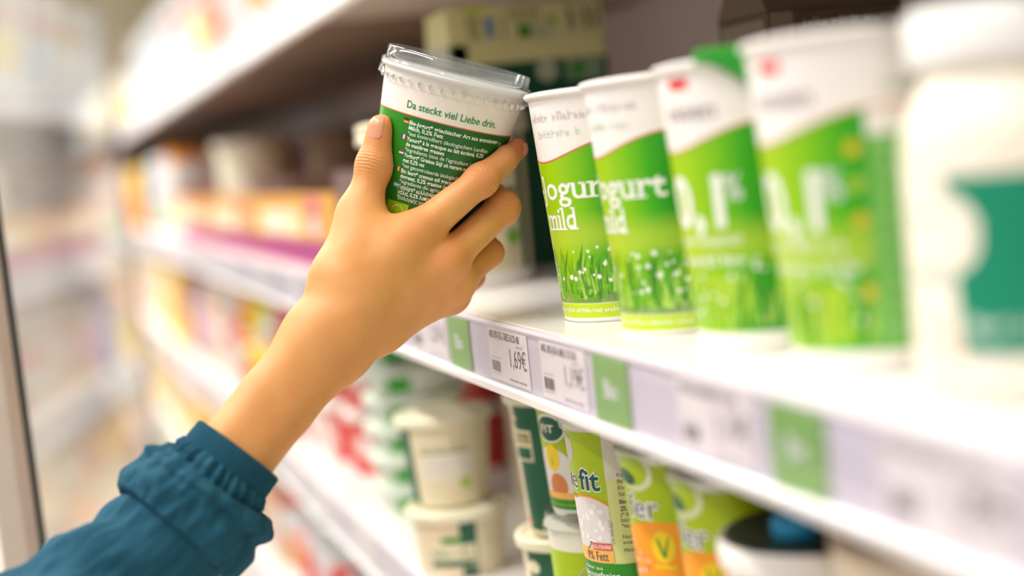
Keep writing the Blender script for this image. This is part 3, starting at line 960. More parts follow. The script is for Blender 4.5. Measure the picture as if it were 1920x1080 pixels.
CG = 'cream and dark green cups on the lower shelf'
cream_cup('tall cream cup with wide dark green stripe left of the lime cups', -0.1830, 0.071, LZ + 0.0700, 0.1060, 0.0285, 0.0355, 'tall', CG)
cream_cup('white-lidded dark green striped cup under the tall dark green cup', -0.1830, 0.071, LZ, 0.0695, 0.0310, 0.0370, 'low', CG)
sx, sy = -0.381, 0.038
cream_cup('cream cup with white text panel, upper of the pair below the wrist', sx, sy, LZ + 0.0580, 0.0770, 0.0325, 0.0390, 'back', CG)
cream_cup('cream cup with dark green block, lower of the pair below the wrist', sx + 0.014, sy, LZ, 0.0578, 0.0360, 0.0410, 'front', CG)
for k, (x, y, z) in enumerate(((-0.300, 0.175, 0.0), (-0.300, 0.175, 0.0725), (-0.19, 0.185, 0.0), (-0.19, 0.185, 0.0725))):
    cream_cup(('shaded cream cup standing on the shelf behind the green stack', 'shaded cream cup stacked in the dark behind the cream pair',
               'shaded cream cup on the shelf behind the tall dark green cup', 'shaded upper cream cup in the dark behind the tall green cup')[k], x, y, LZ + z, 0.0720, 0.0330, 0.0390, 'back', CG)

# ------------------------------------------------------------------ stack of flat white and green tubs, white and red cups
MINT = mat('tub_mint_white', (226, 234, 222), 0.4, 0.03)
GG = 'flat white and green tubs in a stack'
gx, gy = -0.615, 0.072
for k in range(6):
    H, R0, R1 = 0.0300, 0.0430, 0.0500
    lab = '%s tub of the white and green stack left of the cream cup pair' % (['bottom', 'second lowest', 'third lowest', 'fourth lowest', 'fifth lowest', 'topmost, wider lidded'][k])
    t = thing('flat_tub', lab, 'tub', (gx + 0.003 * math.sin(k * 2.1), gy, LZ + 0.0302 * k), group=GG)
    obj('tub_body', lathe([(0, 0.001), (R0, 0), (R0 + (R1 - R0) * (1 - 0.006 / H), H - 0.006)], 48), MINT, t, smooth=40)
    obj('lid', lathe([(R1 + 0.001, H - 0.010), (R1 + 0.0032, H - 0.009), (R1 + 0.0036, H - 0.004), (R1 + 0.002, H - 0.001), (R1 - 0.003, H - 0.0002), (0, H - 0.0002)], 48), MINT if k < 5 else mat('tub_lid_pale', (214, 220, 206), 0.3, 0.02), t, smooth=40)
    p = Print()
    p.rect('green_patch', mat('tub_green', (30, 160, 30), 0.4), -0.0270, 0.003, -0.0020, 0.0196, 1)
    p.ell('green_curve', mat('tub_lime_green', (130, 196, 90), 0.4), -0.030, 0.006, 0.012, 0.0022, 1, rot=-0.5)
    p.emit(cone_fn(R0, R1, H, facing(gx, gy)), t, du=0.005)
t = thing('flat_box', 'dark green flat box lying behind the top of the green stack', 'box', (-0.50, 0.17, LZ + 0.1455))
obj('box_body', box(-0.10, 0.12, -0.02, 0.10, 0.0, 0.020, 0.002), DKGREEN, t)
obj('box_lid', box(-0.102, 0.122, -0.022, 0.102, 0.020, 0.034, 0.003), mat('box_lid_grey', (190, 186, 170), 0.5, 0.03), t)
for k, (zz, lb) in enumerate(((0.0, 'low'), (0.0487, 'middle'), (0.0974, 'upper'))):
    t = thing('flat_box', 'plain cream box in the dark behind the green stack, %s of three' % lb, 'box', (-0.50, 0.17, LZ + zz), group='cream boxes behind the green stack')
    obj('box_body', box(-0.09, 0.11, -0.01, 0.09, 0.0, 0.036, 0.002), CREAM, t)
    obj('box_lid', box(-0.092, 0.112, -0.012, 0.092, 0.036, 0.048, 0.003), CREAM, t)
RG = 'red and white cups on the lower shelf'


def red_cup(label, x, y, z, H=0.075, R0=0.034, R1=0.041, u0=-0.01, u1=0.06):
    t = thing('red_cup', label, 'cup', (x, y, z), group=RG)
    obj('cup_body', lathe([(0, 0.001), (R0, 0), (R0 + (R1 - R0) * (1 - 0.004 / H), H - 0.004)], 48), WHITE, t, smooth=40)
    obj('lid', lathe([(R1, H - 0.007), (R1 + 0.003, H - 0.0065), (R1 + 0.003, H - 0.001), (R1, H), (0, H - 0.001)], 48), WHITE, t, smooth=40)
    p = Print()
    p.poly('red_print', RED, [(u0, 0.003), (u1, 0.003), (u1, H * 0.88), (u0 - 0.008, H * 0.88), (u0 + 0.006, H * 0.55)], 1)
    p.ell('white_print', WPRINT, u0 + 0.03, H * 0.5, 0.010, 0.010, 2)
    p.emit(cone_fn(R0, R1, H, facing(x, y)), t, du=0.006)


for k, (x, y, z, s) in enumerate(((-0.800, 0.075, 0.0, 'lower cup of the stack right beside the green tubs'), (-0.800, 0.075, 0.0752, 'upper cup of the stack right beside the green tubs'),
                                  (-0.905, 0.065, 0.0, 'lower cup second stack left of the green tubs'), (-0.905, 0.065, 0.0752, 'upper cup second stack left of the green tubs'),
                                  (-1.01, 0.065, 0.0, 'lower cup third stack left of the green tubs'), (-1.01, 0.065, 0.0752, 'upper cup third stack left of the green tubs'),
                                  (-0.74, 0.18, 0.0752, 'upper shaded cup behind the green tubs'), (-0.74, 0.18, 0.0, 'lower shaded cup behind the green tubs'),
                                  (-0.74, 0.18, 0.1504, 'highest shaded cup behind the green tubs under the middle shelf'))):
    red_cup('red and white ' + s, x, y, LZ + z, 0.064 if z > 0.1 else 0.075, u0=-0.052 if k < 2 else (-0.05 if k > 5 else -0.03), u1=0.06 if k != 2 else 0.02)

# ------------------------------------------------------------------ lower right: tubs, blue-capped bottle, cream box
BKLID = mat('black_green_lid', (34, 44, 30), 0.35, 0.05)
t = thing('lidded_tub', 'white tub with a black-green lid at the bottom edge', 'tub', (0.2050, 0.054, LZ))
obj('tub_body', lathe([(0, 0.001), (0.036, 0), (0.0405, 0.145)], 64), mat('tub_pinkish_white', (244, 234, 228), 0.4, 0.02), t, smooth=40)
obj('rim', lathe([(0.0405, 0.143), (0.0437, 0.143), (0.0446, 0.147), (0.0444, 0.154), (0.0430, 0.156), (0.0405, 0.1555)], 64), WHITE, t, smooth=50)
obj('lid_top', lathe([(0.0412, 0.1550), (0.0410, 0.1570), (0.0395, 0.1575), (0.037, 0.1565), (0, 0.1565)], 64), BKLID, t, smooth=40, label='black-green lid top')
p = Print()
p.rect('red_mark', REDLINE, -0.026, 0.120, -0.018, 0.128, 1)
p.strokes('small_text', GREYINK, -0.028, 0.02, 0.105, 0.006, 1, 3)
p.emit(cone_fn(0.036, 0.0405, 0.145, facing(0.205, 0.054)), t, du=0.006)
t = thing('lidded_tub', 'blurred beige tub with a small orange-red mark at the bottom edge', 'tub', (0.2955, 0.062, LZ))
obj('tub_body', lathe([(0, 0.001), (0.039, 0), (0.043, 0.162), (0.0433, 0.1705)], 64), mat('tub_beige', (226, 208, 184), 0.45, 0.03), t, smooth=40)
obj('lid', lathe([(0.0433, 0.1705), (0.0442, 0.1708), (0.0440, 0.174), (0.0425, 0.1755), (0, 0.1755)], 64), mat('tub_beige_lid', (206, 184, 156), 0.4, 0.03), t, smooth=40)
p = Print()
p.ell('red_mark', mat('soft_red_print', (226, 110, 76), 0.45), -0.0190, 0.1580, 0.0080, 0.0050, 1)
p.strokes('brand_strokes', mat('taupe_print', (176, 160, 146), 0.5), -0.034, 0.018, 0.143, 0.008, 1, 5, 0.02)
p.emit(cone_fn(0.039, 0.043, 0.162, facing(0.2955, 0.062)), t, du=0.006)
t = thing('screw_top', 'sky-blue screw cap lying on the black-green tub lid', 'screw cap', (0.2070, 0.0450, LZ + 0.1566))
obj('cap_body', lathe([(0.0095, 0), (0.0112, 0.0002), (0.0113, 0.0062), (0.0102, 0.0080), (0.006, 0.0088), (0, 0.0090)], 48), mat('sky_blue_cap', (50, 190, 250), 0.35, 0.03), t, smooth=40)
t = thing('bottle', 'dark blue bottle in the shade behind the beige tub', 'bottle', (0.300, 0.165, LZ))
obj('bottle_body', lathe([(0, 0.001), (0.030, 0), (0.032, 0.004), (0.032, 0.120), (0.026, 0.150), (0.016, 0.165), (0, 0.165)], 48), mat('deep_blue_plastic', (36, 66, 96), 0.35, 0.05), t, smooth=40)
obj('cap', lathe([(0.015, 0.160), (0.018, 0.160), (0.018, 0.178), (0.016, 0.180), (0, 0.180)], 48), mat('deep_blue_cap', (30, 52, 80), 0.35, 0.05), t, smooth=40)
t = thing('cream_box', 'cream box with dark green square behind the blurred fer cup', 'box', (0.130, 0.150, LZ))
obj('box_body', box(0, 0.115, 0, 0.09, 0, 0.178, 0.002), mat('box_cream', (226, 212, 178), 0.5, 0.03), t)
p = Print()
p.rect('green_square', DKGREEN, 0.030, 0.158, 0.070, 0.174, 1)
p.rect('olive_line', mat('olive_line_print', (176, 172, 110), 0.5), 0.034, 0.138, 0.100, 0.141, 1)
p.strokes('small_text', GREYINK, 0.034, 0.100, 0.128, 0.003, 1, 8)
p.emit(front_fn(0, 0, 0), t, du=None)

# ------------------------------------------------------------------ the goods further along the shelves
def cmat(rgb):
    return mat('print_%02x%02x%02x' % rgb, rgb, 0.45, 0.06, 40)


def far_goods(kind, cx, y, z, wd, dp, h, c1, c2, c3, label, group):
    """kind: carton, box, tub, bottle, bag; c1 body, c2 main print, c3 second print"""
    m1, m2, m3 = cmat(c1), cmat(c2), cmat(c3)
    names = {'carton': 'drink_carton', 'box': 'goods_box', 'tub': 'goods_tub', 'bottle': 'drink_bottle', 'bag': 'goods_bag'}
    cats = {'carton': 'carton', 'box': 'box', 'tub': 'tub', 'bottle': 'bottle', 'bag': 'bag'}
    t = thing(names[kind], label, cats[kind], (cx, y, z), group=group)
    w2 = wd / 2
    p = Print()
    if kind == 'carton':
        hb = h * 0.84
        obj('carton_body', box(-w2, w2, 0, dp, 0, hb, 0.001), m1, t)
        obj('carton_top', prism([(-w2, hb), (w2, hb), (0.006, h), (-0.006, h)], 'y', 0.0005, dp - 0.0005), m3, t)
        p.rect('label', m2, -w2 * 0.9, hb * 0.10, w2 * 0.9, hb * 0.46, 1)
        p.ell('label_disc', m3, 0, hb * 0.68, w2 * 0.55, hb * 0.14, 1)
        p.emit(front_fn(0, 0, 0), t, None, 0.0004)
        q = Print()
        q.rect('side_label', m2, dp * 0.1, hb * 0.1, dp * 0.9, hb * 0.46, 1)
        q.rect('side_label', m3, dp * 0.2, hb * 0.6, dp * 0.8, hb * 0.75, 1)
        q.emit(right_fn(w2, 0, 0), t, None, 0.0004)
    elif kind == 'box':
        obj('box_body', box(-w2, w2, 0, dp, 0, h, 0.002), m1, t)
        p.rect('label', m2, -w2 * 0.94, h * 0.06, w2 * 0.94, h * 0.42, 1)
        p.ell('label_disc', m3, w2 * 0.2, h * 0.70, w2 * 0.5, h * 0.18, 1)
        p.emit(front_fn(0, 0, 0), t, None, 0.0004)
        q = Print()
        q.rect('side_label', m2, dp * 0.08, h * 0.08, dp * 0.92, h * 0.5, 1)
        q.rect('side_label', m3, dp * 0.2, h * 0.6, dp * 0.8, h * 0.85, 1)
        q.emit(right_fn(w2, 0, 0), t, None, 0.0004)
    elif kind == 'tub':
        obj('tub_body', lathe([(0, 0.001), (w2 * 0.84, 0), (w2 * 0.97, h - 0.008)], 32), m1, t, smooth=40)
        obj('lid', lathe([(w2 * 0.97, h - 0.012), (w2, h - 0.011), (w2, h - 0.002), (w2 * 0.95, h), (0, h - 0.001)], 32), m3, t, smooth=40)
        p.rect('label', m2, -1.3 * w2, h * 0.12, 1.6 * w2, h * 0.55, 1)
        p.ell('label_disc', m3, -0.1 * w2, h * 0.70, w2 * 0.45, h * 0.14, 2)
        p.emit(cone_fn(w2 * 0.84, w2 * 0.97, h - 0.008, facing(cx, y), w2), t, 0.012, 0.0003)
    elif kind == 'bottle':
        obj('bottle_body', lathe([(0, 0.001), (w2 * 0.92, 0), (w2, 0.006), (w2, h * 0.62), (w2 * 0.8, h * 0.74), (w2 * 0.42, h * 0.84), (w2 * 0.40, h * 0.93), (0, h * 0.93)], 32), m1, t, smooth=40)
        obj('cap', lathe([(w2 * 0.42, h * 0.89), (w2 * 0.52, h * 0.89), (w2 * 0.52, h), (0, h)], 24), m3, t, smooth=40)
        p.rect('label', m2, -1.6 * w2, h * 0.10, 1.6 * w2, h * 0.55, 1)
        p.emit(cone_fn(w2, w2, h, facing(cx, y), w2), t, 0.012, 0.0003)
    elif kind == 'bag':
        bm = bmesh.new()
        N, M = 8, 10
        g = {}
        for s in (-1, 1):
            for i in range(N + 1):
                for j in range(M + 1):
                    a, b = i / N, j / M
                    th = dp * 0.5 * (math.sin(PI * a) ** 0.5) * (math.sin(PI * (0.06 + 0.94 * (1 - b))) ** 0.6 if b > 0 else 0.55)
                    g[s, i, j] = bm.verts.new(((a - 0.5) * wd, dp * 0.5 + s * th, b * h))
            for i in range(N):
                for j in range(M):
                    bm.faces.new((g[s, i, j], g[s, i + 1, j], g[s, i + 1, j + 1], g[s, i, j + 1]))
        bmesh.ops.remove_doubles(bm, verts=bm.verts[:], dist=1e-5)
        bmesh.ops.recalc_face_normals(bm, faces=bm.faces[:])
        obj('bag_body', bm, m1, t, smooth=60)
        obj('top_seal', box(-w2 * 0.96, w2 * 0.96, dp * 0.5 - 0.001, dp * 0.5 + 0.001, h - 0.004, h + 0.010), m3, t)

        def bagfn(u, v, off):
            a, b = u / wd + 0.5, v / h
            th = dp * 0.5 * (math.sin(PI * max(0.001, a)) ** 0.5) * (math.sin(PI * (0.06 + 0.94 * (1 - b))) ** 0.6)
            return Vector((u, dp * 0.5 - th - 0.0008 - off, v))
        p.rect('label', m2, -w2 * 0.7, h * 0.25, w2 * 0.7, h * 0.50, 1)
        p.ell('label_disc', m3, 0, h * 0.66, w2 * 0.45, h * 0.09, 1)
        p.emit(bagfn, t, wd / 10, 0.0006)
    return t


W_, CR, YE, OR_, RD, PK, PU, LG, GR, BR, LB, TN, BE = ((222, 226, 228), (228, 214, 186), (244, 220, 50), (240, 150, 40), (224, 44, 40), (240, 190, 196),
                                                      (96, 70, 170), (176, 214, 150), (70, 160, 60), (130, 70, 50), (170, 200, 226), (206, 160, 100), (230, 206, 176))
CN = {W_: 'white', CR: 'cream', YE: 'yellow', OR_: 'orange', RD: 'red', PK: 'pink', PU: 'purple', LG: 'pale green', GR: 'green', BR: 'brown', LB: 'pale blue', TN: 'tan', BE: 'beige'}
KN = {'carton': 'drink carton', 'box': 'box', 'tub': 'lidded tub', 'bottle': 'bottle', 'bag': 'bag'}
ORD = _n + ['thirteenth', 'fourteenth', 'fifteenth', 'sixteenth', 'seventeenth', 'eighteenth', 'nineteenth', 'twentieth', 'twenty-first', 'twenty-second', 'twenty-third', 'twenty-fourth',
            'twenty-fifth', 'twenty-sixth', 'twenty-seventh', 'twenty-eighth', 'twenty-ninth', 'thirtieth', 'thirty-first', 'thirty-second', 'thirty-third', 'thirty-fourth', 'thirty-fifth', 'thirty-sixth', 'thirty-seventh', 'thirty-eighth', 'thirty-ninth', 'fortieth']


def run(shelf, phrase, start, rows, tiers=None):
    """rows: (kind, width, height, c1, c2, c3[, tiers]) laid side by side leftwards from start"""
    x = start
    z = SZ[shelf]
    for i, r in enumerate(rows):
        kind, wd, h, c1, c2, c3 = r[:6]
        n = r[6] if len(r) > 6 else 1
        dp = min(0.30, wd) if kind in ('box', 'carton') else (0.09 if kind == 'bag' else wd)
        for k in range(n):
            lab = '%s %s, %s along %s' % (CN[c1] + (' and ' + CN[c2] if c2 != c1 else ''), KN[kind], ORD[i], phrase)
            if n > 1:
                lab += (', lower', ', upper', ', top')[k]
            far_goods(kind, x - wd / 2, (wd / 2 + 0.022 if kind in ('tub', 'bottle') else (0.05 if kind == 'bag' else 0.022)), z + h * k, wd, dp, h, c1, c2, c3, lab, 'goods along ' + phrase)
        x -= wd + 0.012
    return x


rs = random.Random(21)


def fill(x, xend, hs, pal, kinds):
    rows = []
    while x > xend:
        wd = rs.choice((0.15, 0.18, 0.21)) if x < -3 else rs.choice((0.09, 0.11, 0.13))
        if x < -5:
            wd = rs.choice((0.26, 0.32, 0.38))
        c = rs.choice(pal)
        rows.append((rs.choice(kinds), wd, rs.uniform(*hs), c[0], c[1], c[2]))
        x -= wd + 0.012
    return rows


# top shelf: tall white bags and cartons, then a yellow group far off
rows = [('bag', 0.20, 0.205, W_, LB, PK), ('bag', 0.20, 0.215, CR, OR_, PK), ('bag', 0.20, 0.22, W_, PK, RD), ('bag', 0.20, 0.22, CR, RD, OR_), ('bag', 0.21, 0.225, W_, YE, OR_),
        ('bag', 0.21, 0.225, W_, LB, RD), ('bag', 0.21, 0.23, W_, W_, OR_), ('bag', 0.21, 0.23, W_, W_, LB), ('bag', 0.22, 0.235, W_, LB, W_), ('bag', 0.22, 0.235, W_, W_, W_), ('bag', 0.22, 0.235, W_, W_, PU),
        ('bag', 0.22, 0.235, W_, LB, W_), ('box', 0.30, 0.16, CR, YE, LG), ('box', 0.30, 0.17, YE, YE, W_), ('box', 0.34, 0.17, YE, CR, YE), ('box', 0.40, 0.17, CR, PK, W_), ('box', 0.45, 0.19, W_, YE, LG), ('box', 0.5, 0.19, W_, CR, PK), ('box', 0.5, 0.19, LB, W_, PK)]
run('upper', 'the upper shelf', -0.93, rows)
# middle shelf beyond the trays
rows = [('carton', 0.17, 0.185, W_, LG, OR_), ('carton', 0.17, 0.180, W_, LG, LB), ('carton', 0.17, 0.180, LB, W_, W_), ('tub', 0.16, 0.10, CR, W_, W_), ('carton', 0.17, 0.15, BR, TN, BR),
        ('box', 0.22, 0.17, YE, OR_, YE), ('box', 0.22, 0.17, OR_, RD, YE), ('box', 0.30, 0.16, OR_, YE, OR_)] + fill(-4.4, -8.4, (0.13, 0.19), ((PK, W_, BR), (CR, RD, W_), (W_, PK, LG), (TN, CR, W_)), ('box', 'carton'))
run('mid', 'the middle shelf past the trays', -2.27, rows)
# lower shelf
rows = [('tub', 0.10, 0.095, RD, RD, W_, 2), ('tub', 0.10, 0.085, W_, OR_, YE, 2), ('tub', 0.10, 0.085, YE, W_, YE, 2), ('tub', 0.11, 0.090, OR_, YE, YE, 2), ('tub', 0.11, 0.090, W_, RD, RD, 2), ('tub', 0.11, 0.092, W_, CR, RD, 2), ('tub', 0.11, 0.088, BE, PK, W_, 2), ('tub', 0.12, 0.086, CR, BE, PK, 2),
        ('bottle', 0.10, 0.19, BE, PK, CR), ('bottle', 0.11, 0.19, PU, PU, LB), ('box', 0.16, 0.19, TN, YE, OR_), ('box', 0.20, 0.19, TN, OR_, YE), ('carton', 0.17, 0.2, YE, CR, W_), ('carton', 0.17, 0.2, CR, YE, YE)] \
    + fill(-3.6, -8.4, (0.15, 0.2), ((YE, CR, W_), (W_, PK, CR), (CR, OR_, YE), (BE, W_, PK)), ('box', 'carton'))
run('lower', 'the lower shelf past the red cups', -1.08, rows)
# shelf below
rows = [('tub', 0.10, 0.11, W_, RD, W_), ('tub', 0.10, 0.11, PK, W_, RD), ('tub', 0.10, 0.11, W_, PK, GR), ('tub', 0.10, 0.11, W_, OR_, W_), ('tub', 0.10, 0.12, RD, W_, W_), ('tub', 0.11, 0.12, W_, PK, W_), ('tub', 0.11, 0.12, PK, RD, W_), ('tub', 0.11, 0.12, W_, OR_, RD), ('box', 0.14, 0.15, CR, PK, RD)] \
    + [('box', 0.16, 0.17, CR, BR, OR_), ('box', 0.16, 0.17, BR, OR_, CR), ('carton', 0.16, 0.18, OR_, CR, BR), ('carton', 0.16, 0.18, YE, CR, OR_)] \
    + fill(-2.6, -7.5, (0.15, 0.19), ((OR_, BR, CR), (CR, YE, W_), (BR, OR_, CR), (YE, W_, CR), (W_, LB, CR)), ('box', 'carton'))
run('bottom', 'the shelf below the stacks', -0.45, rows)
rows = fill(-1.6, -6.5, (0.14, 0.19), ((OR_, RD, CR), (GR, LG, W_), (LB, W_, PK), (CR, YE, W_), (W_, PK, CR)), ('box', 'carton', 'tub'))
run('base', 'the lowest shelf', -1.6, rows)

# the cardboard trays with purple bands
KRAFT = mat('tray_kraft_yellow', (224, 160, 66), 0.6, 0.06, 30)
BAND = mat('tray_purple_band', (164, 24, 116), 0.5, 0.06)
for k, (x0, x1) in enumerate(((-1.20, -0.66), (-1.72, -1.215), (-2.24, -1.735))):
    t = thing('shelf_tray', ('yellow cardboard tray with purple band nearest the forearm', 'middle yellow cardboard tray with purple band on the middle shelf', 'farthest yellow cardboard tray with purple band beside the white cartons')[k], 'tray', (x0, 0.024, 1.25), group='purple banded trays')
    wd = x1 - x0
    dp = 0.26
    obj('front_panel', box(0, wd, 0, 0.003, 0, 0.084), KRAFT, t)
    obj('back_panel', box(0, wd, dp - 0.003, dp, 0, 0.084), KRAFT, t)
    for xx in (0, wd - 0.003):
        obj('side_panel', box(xx, xx + 0.003, 0.003, dp - 0.003, 0, 0.105), mat('tray_side_mauve', (176, 150, 150), 0.6), t)
    obj('tray_bottom', box(0.003, wd - 0.003, 0.003, dp - 0.003, 0.001, 0.004), KRAFT, t)
    p = Print()
    p.rect('purple_band', BAND, 0.001, 0.001, wd - 0.001, 0.030, 1)
    p.strokes('pale_lettering', mat('tray_pink_print', (206, 96, 166), 0.5), 0.02, wd - 0.03, 0.0100, 0.009, 2, 3 + k, 0.02)
    p.rect('pale_panel', mat('tray_cream_print', (250, 226, 180), 0.5), wd * 0.05, 0.034, wd * 0.62, 0.066, 1)
    p.rect('white_panel', mat('tray_white_print', (246, 232, 226), 0.5), wd * 0.22, 0.038, wd * 0.40, 0.060, 2)
    p.rect('pink_panel', mat('tray_berry_print', (216, 110, 120), 0.5), wd * 0.70, 0.060, wd * 0.84, 0.080, 1)
    p.ell('mauve_disc', mat('tray_lilac_print', (220, 200, 212), 0.5), wd * 0.77, 0.047, 0.030, 0.012, 2)
    p.emit(front_fn(0, 0, 0), t, None, 0.0003)
JARG = 'tall tubs standing in the purple trays'
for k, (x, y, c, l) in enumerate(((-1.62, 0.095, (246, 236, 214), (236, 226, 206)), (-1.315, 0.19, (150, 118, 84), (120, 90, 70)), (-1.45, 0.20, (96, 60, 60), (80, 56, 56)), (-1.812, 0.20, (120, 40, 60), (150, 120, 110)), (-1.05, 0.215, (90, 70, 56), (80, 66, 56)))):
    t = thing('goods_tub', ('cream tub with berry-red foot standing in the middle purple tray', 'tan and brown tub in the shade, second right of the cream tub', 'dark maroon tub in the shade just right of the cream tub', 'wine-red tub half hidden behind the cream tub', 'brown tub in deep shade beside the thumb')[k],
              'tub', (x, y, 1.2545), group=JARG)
    H = 0.165
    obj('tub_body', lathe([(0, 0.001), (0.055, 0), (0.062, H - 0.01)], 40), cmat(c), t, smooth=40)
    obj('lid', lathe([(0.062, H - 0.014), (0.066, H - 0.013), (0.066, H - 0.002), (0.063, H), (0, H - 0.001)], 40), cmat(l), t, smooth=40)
    p = Print()
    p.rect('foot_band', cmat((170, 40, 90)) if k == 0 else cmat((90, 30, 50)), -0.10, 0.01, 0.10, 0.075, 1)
    p.emit(cone_fn(0.055, 0.062, H, facing(x, y)), t, 0.012, 0.0003)

# ------------------------------------------------------------------ the held cup (local z up its axis, base at z = 0, rim at HH)
HH, HR0, HR1 = 0.1048, 0.0346, 0.0461
CUP_RIM = Vector((-0.0885, -0.0068, 1.4084))
CUP_AX = Vector((0.19265, 0.29393, 0.93621)).normalized()
_f = (CAM - CUP_RIM)
_f = (_f - _f.dot(CUP_AX) * CUP_AX).normalized()      # local x looks towards the aisle
_y = CUP_AX.cross(_f)
CUP_M = Matrix((_f, _y, CUP_AX)).transposed().to_4x4()
CUP_BASE = CUP_RIM - CUP_AX * HH
CUP_M.translation = CUP_BASE
hc = thing('held_yogurt_cup', 'green and white yogurt cup with clear lid held up in the hand', 'cup', mtx=CUP_M)
prof = [(0, 0.004), (HR0 - 0.003, 0.004), (HR0 - 0.0012, 0), (HR0, 0.001)] + [(HR0 + (HR1 - HR0) * z / HH, z) for z in [0.002 + (HH - 0.003) * k / 14 for k in range(0, 15)]]
obj('cup_body', lathe(prof, 96), mat('held_cup_white', (240, 232, 222), 0.4, 0.012), hc, smooth=45)
obj('rim', lathe([(HR1 - 0.001, HH - 0.0035), (HR1 + 0.0006, HH - 0.0032), (HR1 + 0.0020, HH - 0.0022), (HR1 + 0.0023, HH - 0.0010), (HR1 + 0.0014, HH), (HR1 - 0.001, HH)], 96), CUPW, hc, smooth=60)
obj('foil_seal', lathe([(HR1 + 0.001, HH + 0.0001), (HR1 - 0.003, HH + 0.0003), (0, HH + 0.0003)], 96), mat('seal_white', (236, 236, 234), 0.3, 0.02), hc, smooth=40)
# clear lid: notched skirt, bead, shoulder, raised wall, recessed top
lp = [(HR1 + 0.0019, HH - 0.0085), (HR1 + 0.0036, HH - 0.0078), (HR1 + 0.0033, HH - 0.0060), (HR1 + 0.0028, HH - 0.0020), (HR1 + 0.0030, HH + 0.0010), (HR1 + 0.0022, HH + 0.0022), (HR1 + 0.0006, HH + 0.0026),
      (HR1 + 0.0004, HH + 0.0090), (HR1 - 0.0002, HH + 0.0099), (HR1 - 0.0016, HH + 0.0099), (HR1 - 0.0024, HH + 0.0092), (HR1 - 0.0034, HH + 0.0032), (HR1 - 0.0050, HH + 0.0024), (0, HH + 0.0024)]
LIDM = clear('clear_lid_plastic', (0.93, 0.95, 0.955), 0.06, 0.03, 0.05)
obj('lid', lathe(lp, 120), LIDM, hc, smooth=32, label='clear plastic snap lid')
bm = bmesh.new()
for k in range(40):
    a = 2 * PI * k / 40
    r0 = HR1 + 0.0012 - 0.0006
    ring = []
    for da, z, r in ((-0.034, HH - 0.0072, r0), (0.030, HH - 0.0068, r0), (0.012, HH - 0.0112, r0 - 0.0004), (0.0, HH - 0.0078, r0 + 0.0020)):
        ring.append(bm.verts.new((r * math.cos(a + da), r * math.sin(a + da), z)))
    for tri in ((0, 1, 3), (1, 2, 3), (2, 0, 3), (0, 2, 1)):
        bm.faces.new([ring[i] for i in tri])
bmesh.ops.recalc_face_normals(bm, faces=bm.faces[:])
o = obj('lid_dimples', bm, clear('lid_dimple_sparkle', (0.98, 0.98, 0.98), 0.35, 0.15, 0.8), hc)  # dimples whitened so their colour paints the sparkle of the clear lid
o['kind'] = 'stuff'
# print: u from the side facing the aisle, v down from the rim (negative)
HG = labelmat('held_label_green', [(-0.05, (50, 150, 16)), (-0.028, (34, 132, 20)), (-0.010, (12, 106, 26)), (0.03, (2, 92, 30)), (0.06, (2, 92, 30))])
p = Print()
LV = -0.0275
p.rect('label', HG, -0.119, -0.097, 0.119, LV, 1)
p.rect('label_line', REDLINE, -0.119, LV, 0.119, LV + 0.0006, 2)
p.rect('film_edge', mat('film_edge_grey', (222, 214, 206), 0.3), -0.119, -0.0118, 0.119, -0.0115, 2)
p.text('slogan_lettering', mat('slogan_green', (20, 140, 78), 0.45), 'Da steckt viel Liebe drin.', -0.0245, -0.0232, 0.0062, 3, 0.012, 0.0555)
lines = [
    (-0.0325, 'de', (('Bio-Jogurt* griechischer Art aus entrahmter', 1, .0585), ('Milch, 0,2% Fett', 1, .0215), ('*aus kontrolliert ökologischem Landbau', 0, .0520))),
    (-0.0422, 'fr', (('Yaourt* à la grecque au lait écrémé, 0,2%', 1, .0500), ('de matières grasses', 1, .0245), ('*ingrédients issus de l’agriculture biologique', 0, .0545))),
    (-0.0519, 'nl', (('Yoghurt* Griekse Stijl uit magere melk', 1, .0440), ('met 0,2% vet', 1, .0145), ('*van gecontroleerde biologische oorsprong', 0, .0520))),
    (-0.0616, 'ro', (('Bio Iaurt* cremos stil grecesc din lapte', 1, .0470), ('degresat, 0,2% grasime (eco)', 1, .0350), ('*ingrediente din agricultura ecologica', 0, .0470))),
    (-0.0713, 'gr', (('Γιαούρτι* «ελληνικού τύπου» από', 1, .0430), ('γάλα, 0,2% λιπαρά', 1, .0260), ('*βιολογικής γεωργίας', 0, .0280))),
]
flags = {'de': ('h', ((20, 20, 20), (220, 40, 30), (250, 200, 30))), 'fr': ('v', ((40, 70, 170), (245, 245, 245), (220, 40, 40))), 'nl': ('h', ((210, 40, 40), (245, 245, 245), (50, 80, 180))),
         'ro': ('v', ((30, 60, 170), (250, 210, 30), (210, 40, 40))), 'gr': ('h', ((120, 170, 220), (235, 240, 250), (120, 170, 220)))}
FU = -0.0248
for v, fl, ls in lines:
    o_, cs = flags[fl]
    for k, c in enumerate(cs):
        fm = mat('flag_%02x%02x%02x' % c, c, 0.45, 0.02)
        if o_ == 'h':
            p.rect('flag_print', fm, FU, v + 0.0004 + 0.00085 * (2 - k), FU + 0.0034, v + 0.0004 + 0.00085 * (3 - k), 3)
        else:
            p.rect('flag_print', fm, FU + 0.00113 * k, v + 0.0004, FU + 0.00113 * (k + 1), v + 0.00295, 3)
    for k, (s, b, wd) in enumerate(ls):
        p.text('small_lettering', WPRINT, s, FU + 0.0040, v - 0.00315 * k, 0.0034, 3, 0.018 if b else 0.0, wd)
p.rect('eco_leaf_panel', mat('eco_leaf_lime', (160, 205, 10), 0.4), -0.0275, -0.0890, -0.0110, -0.0795, 3)
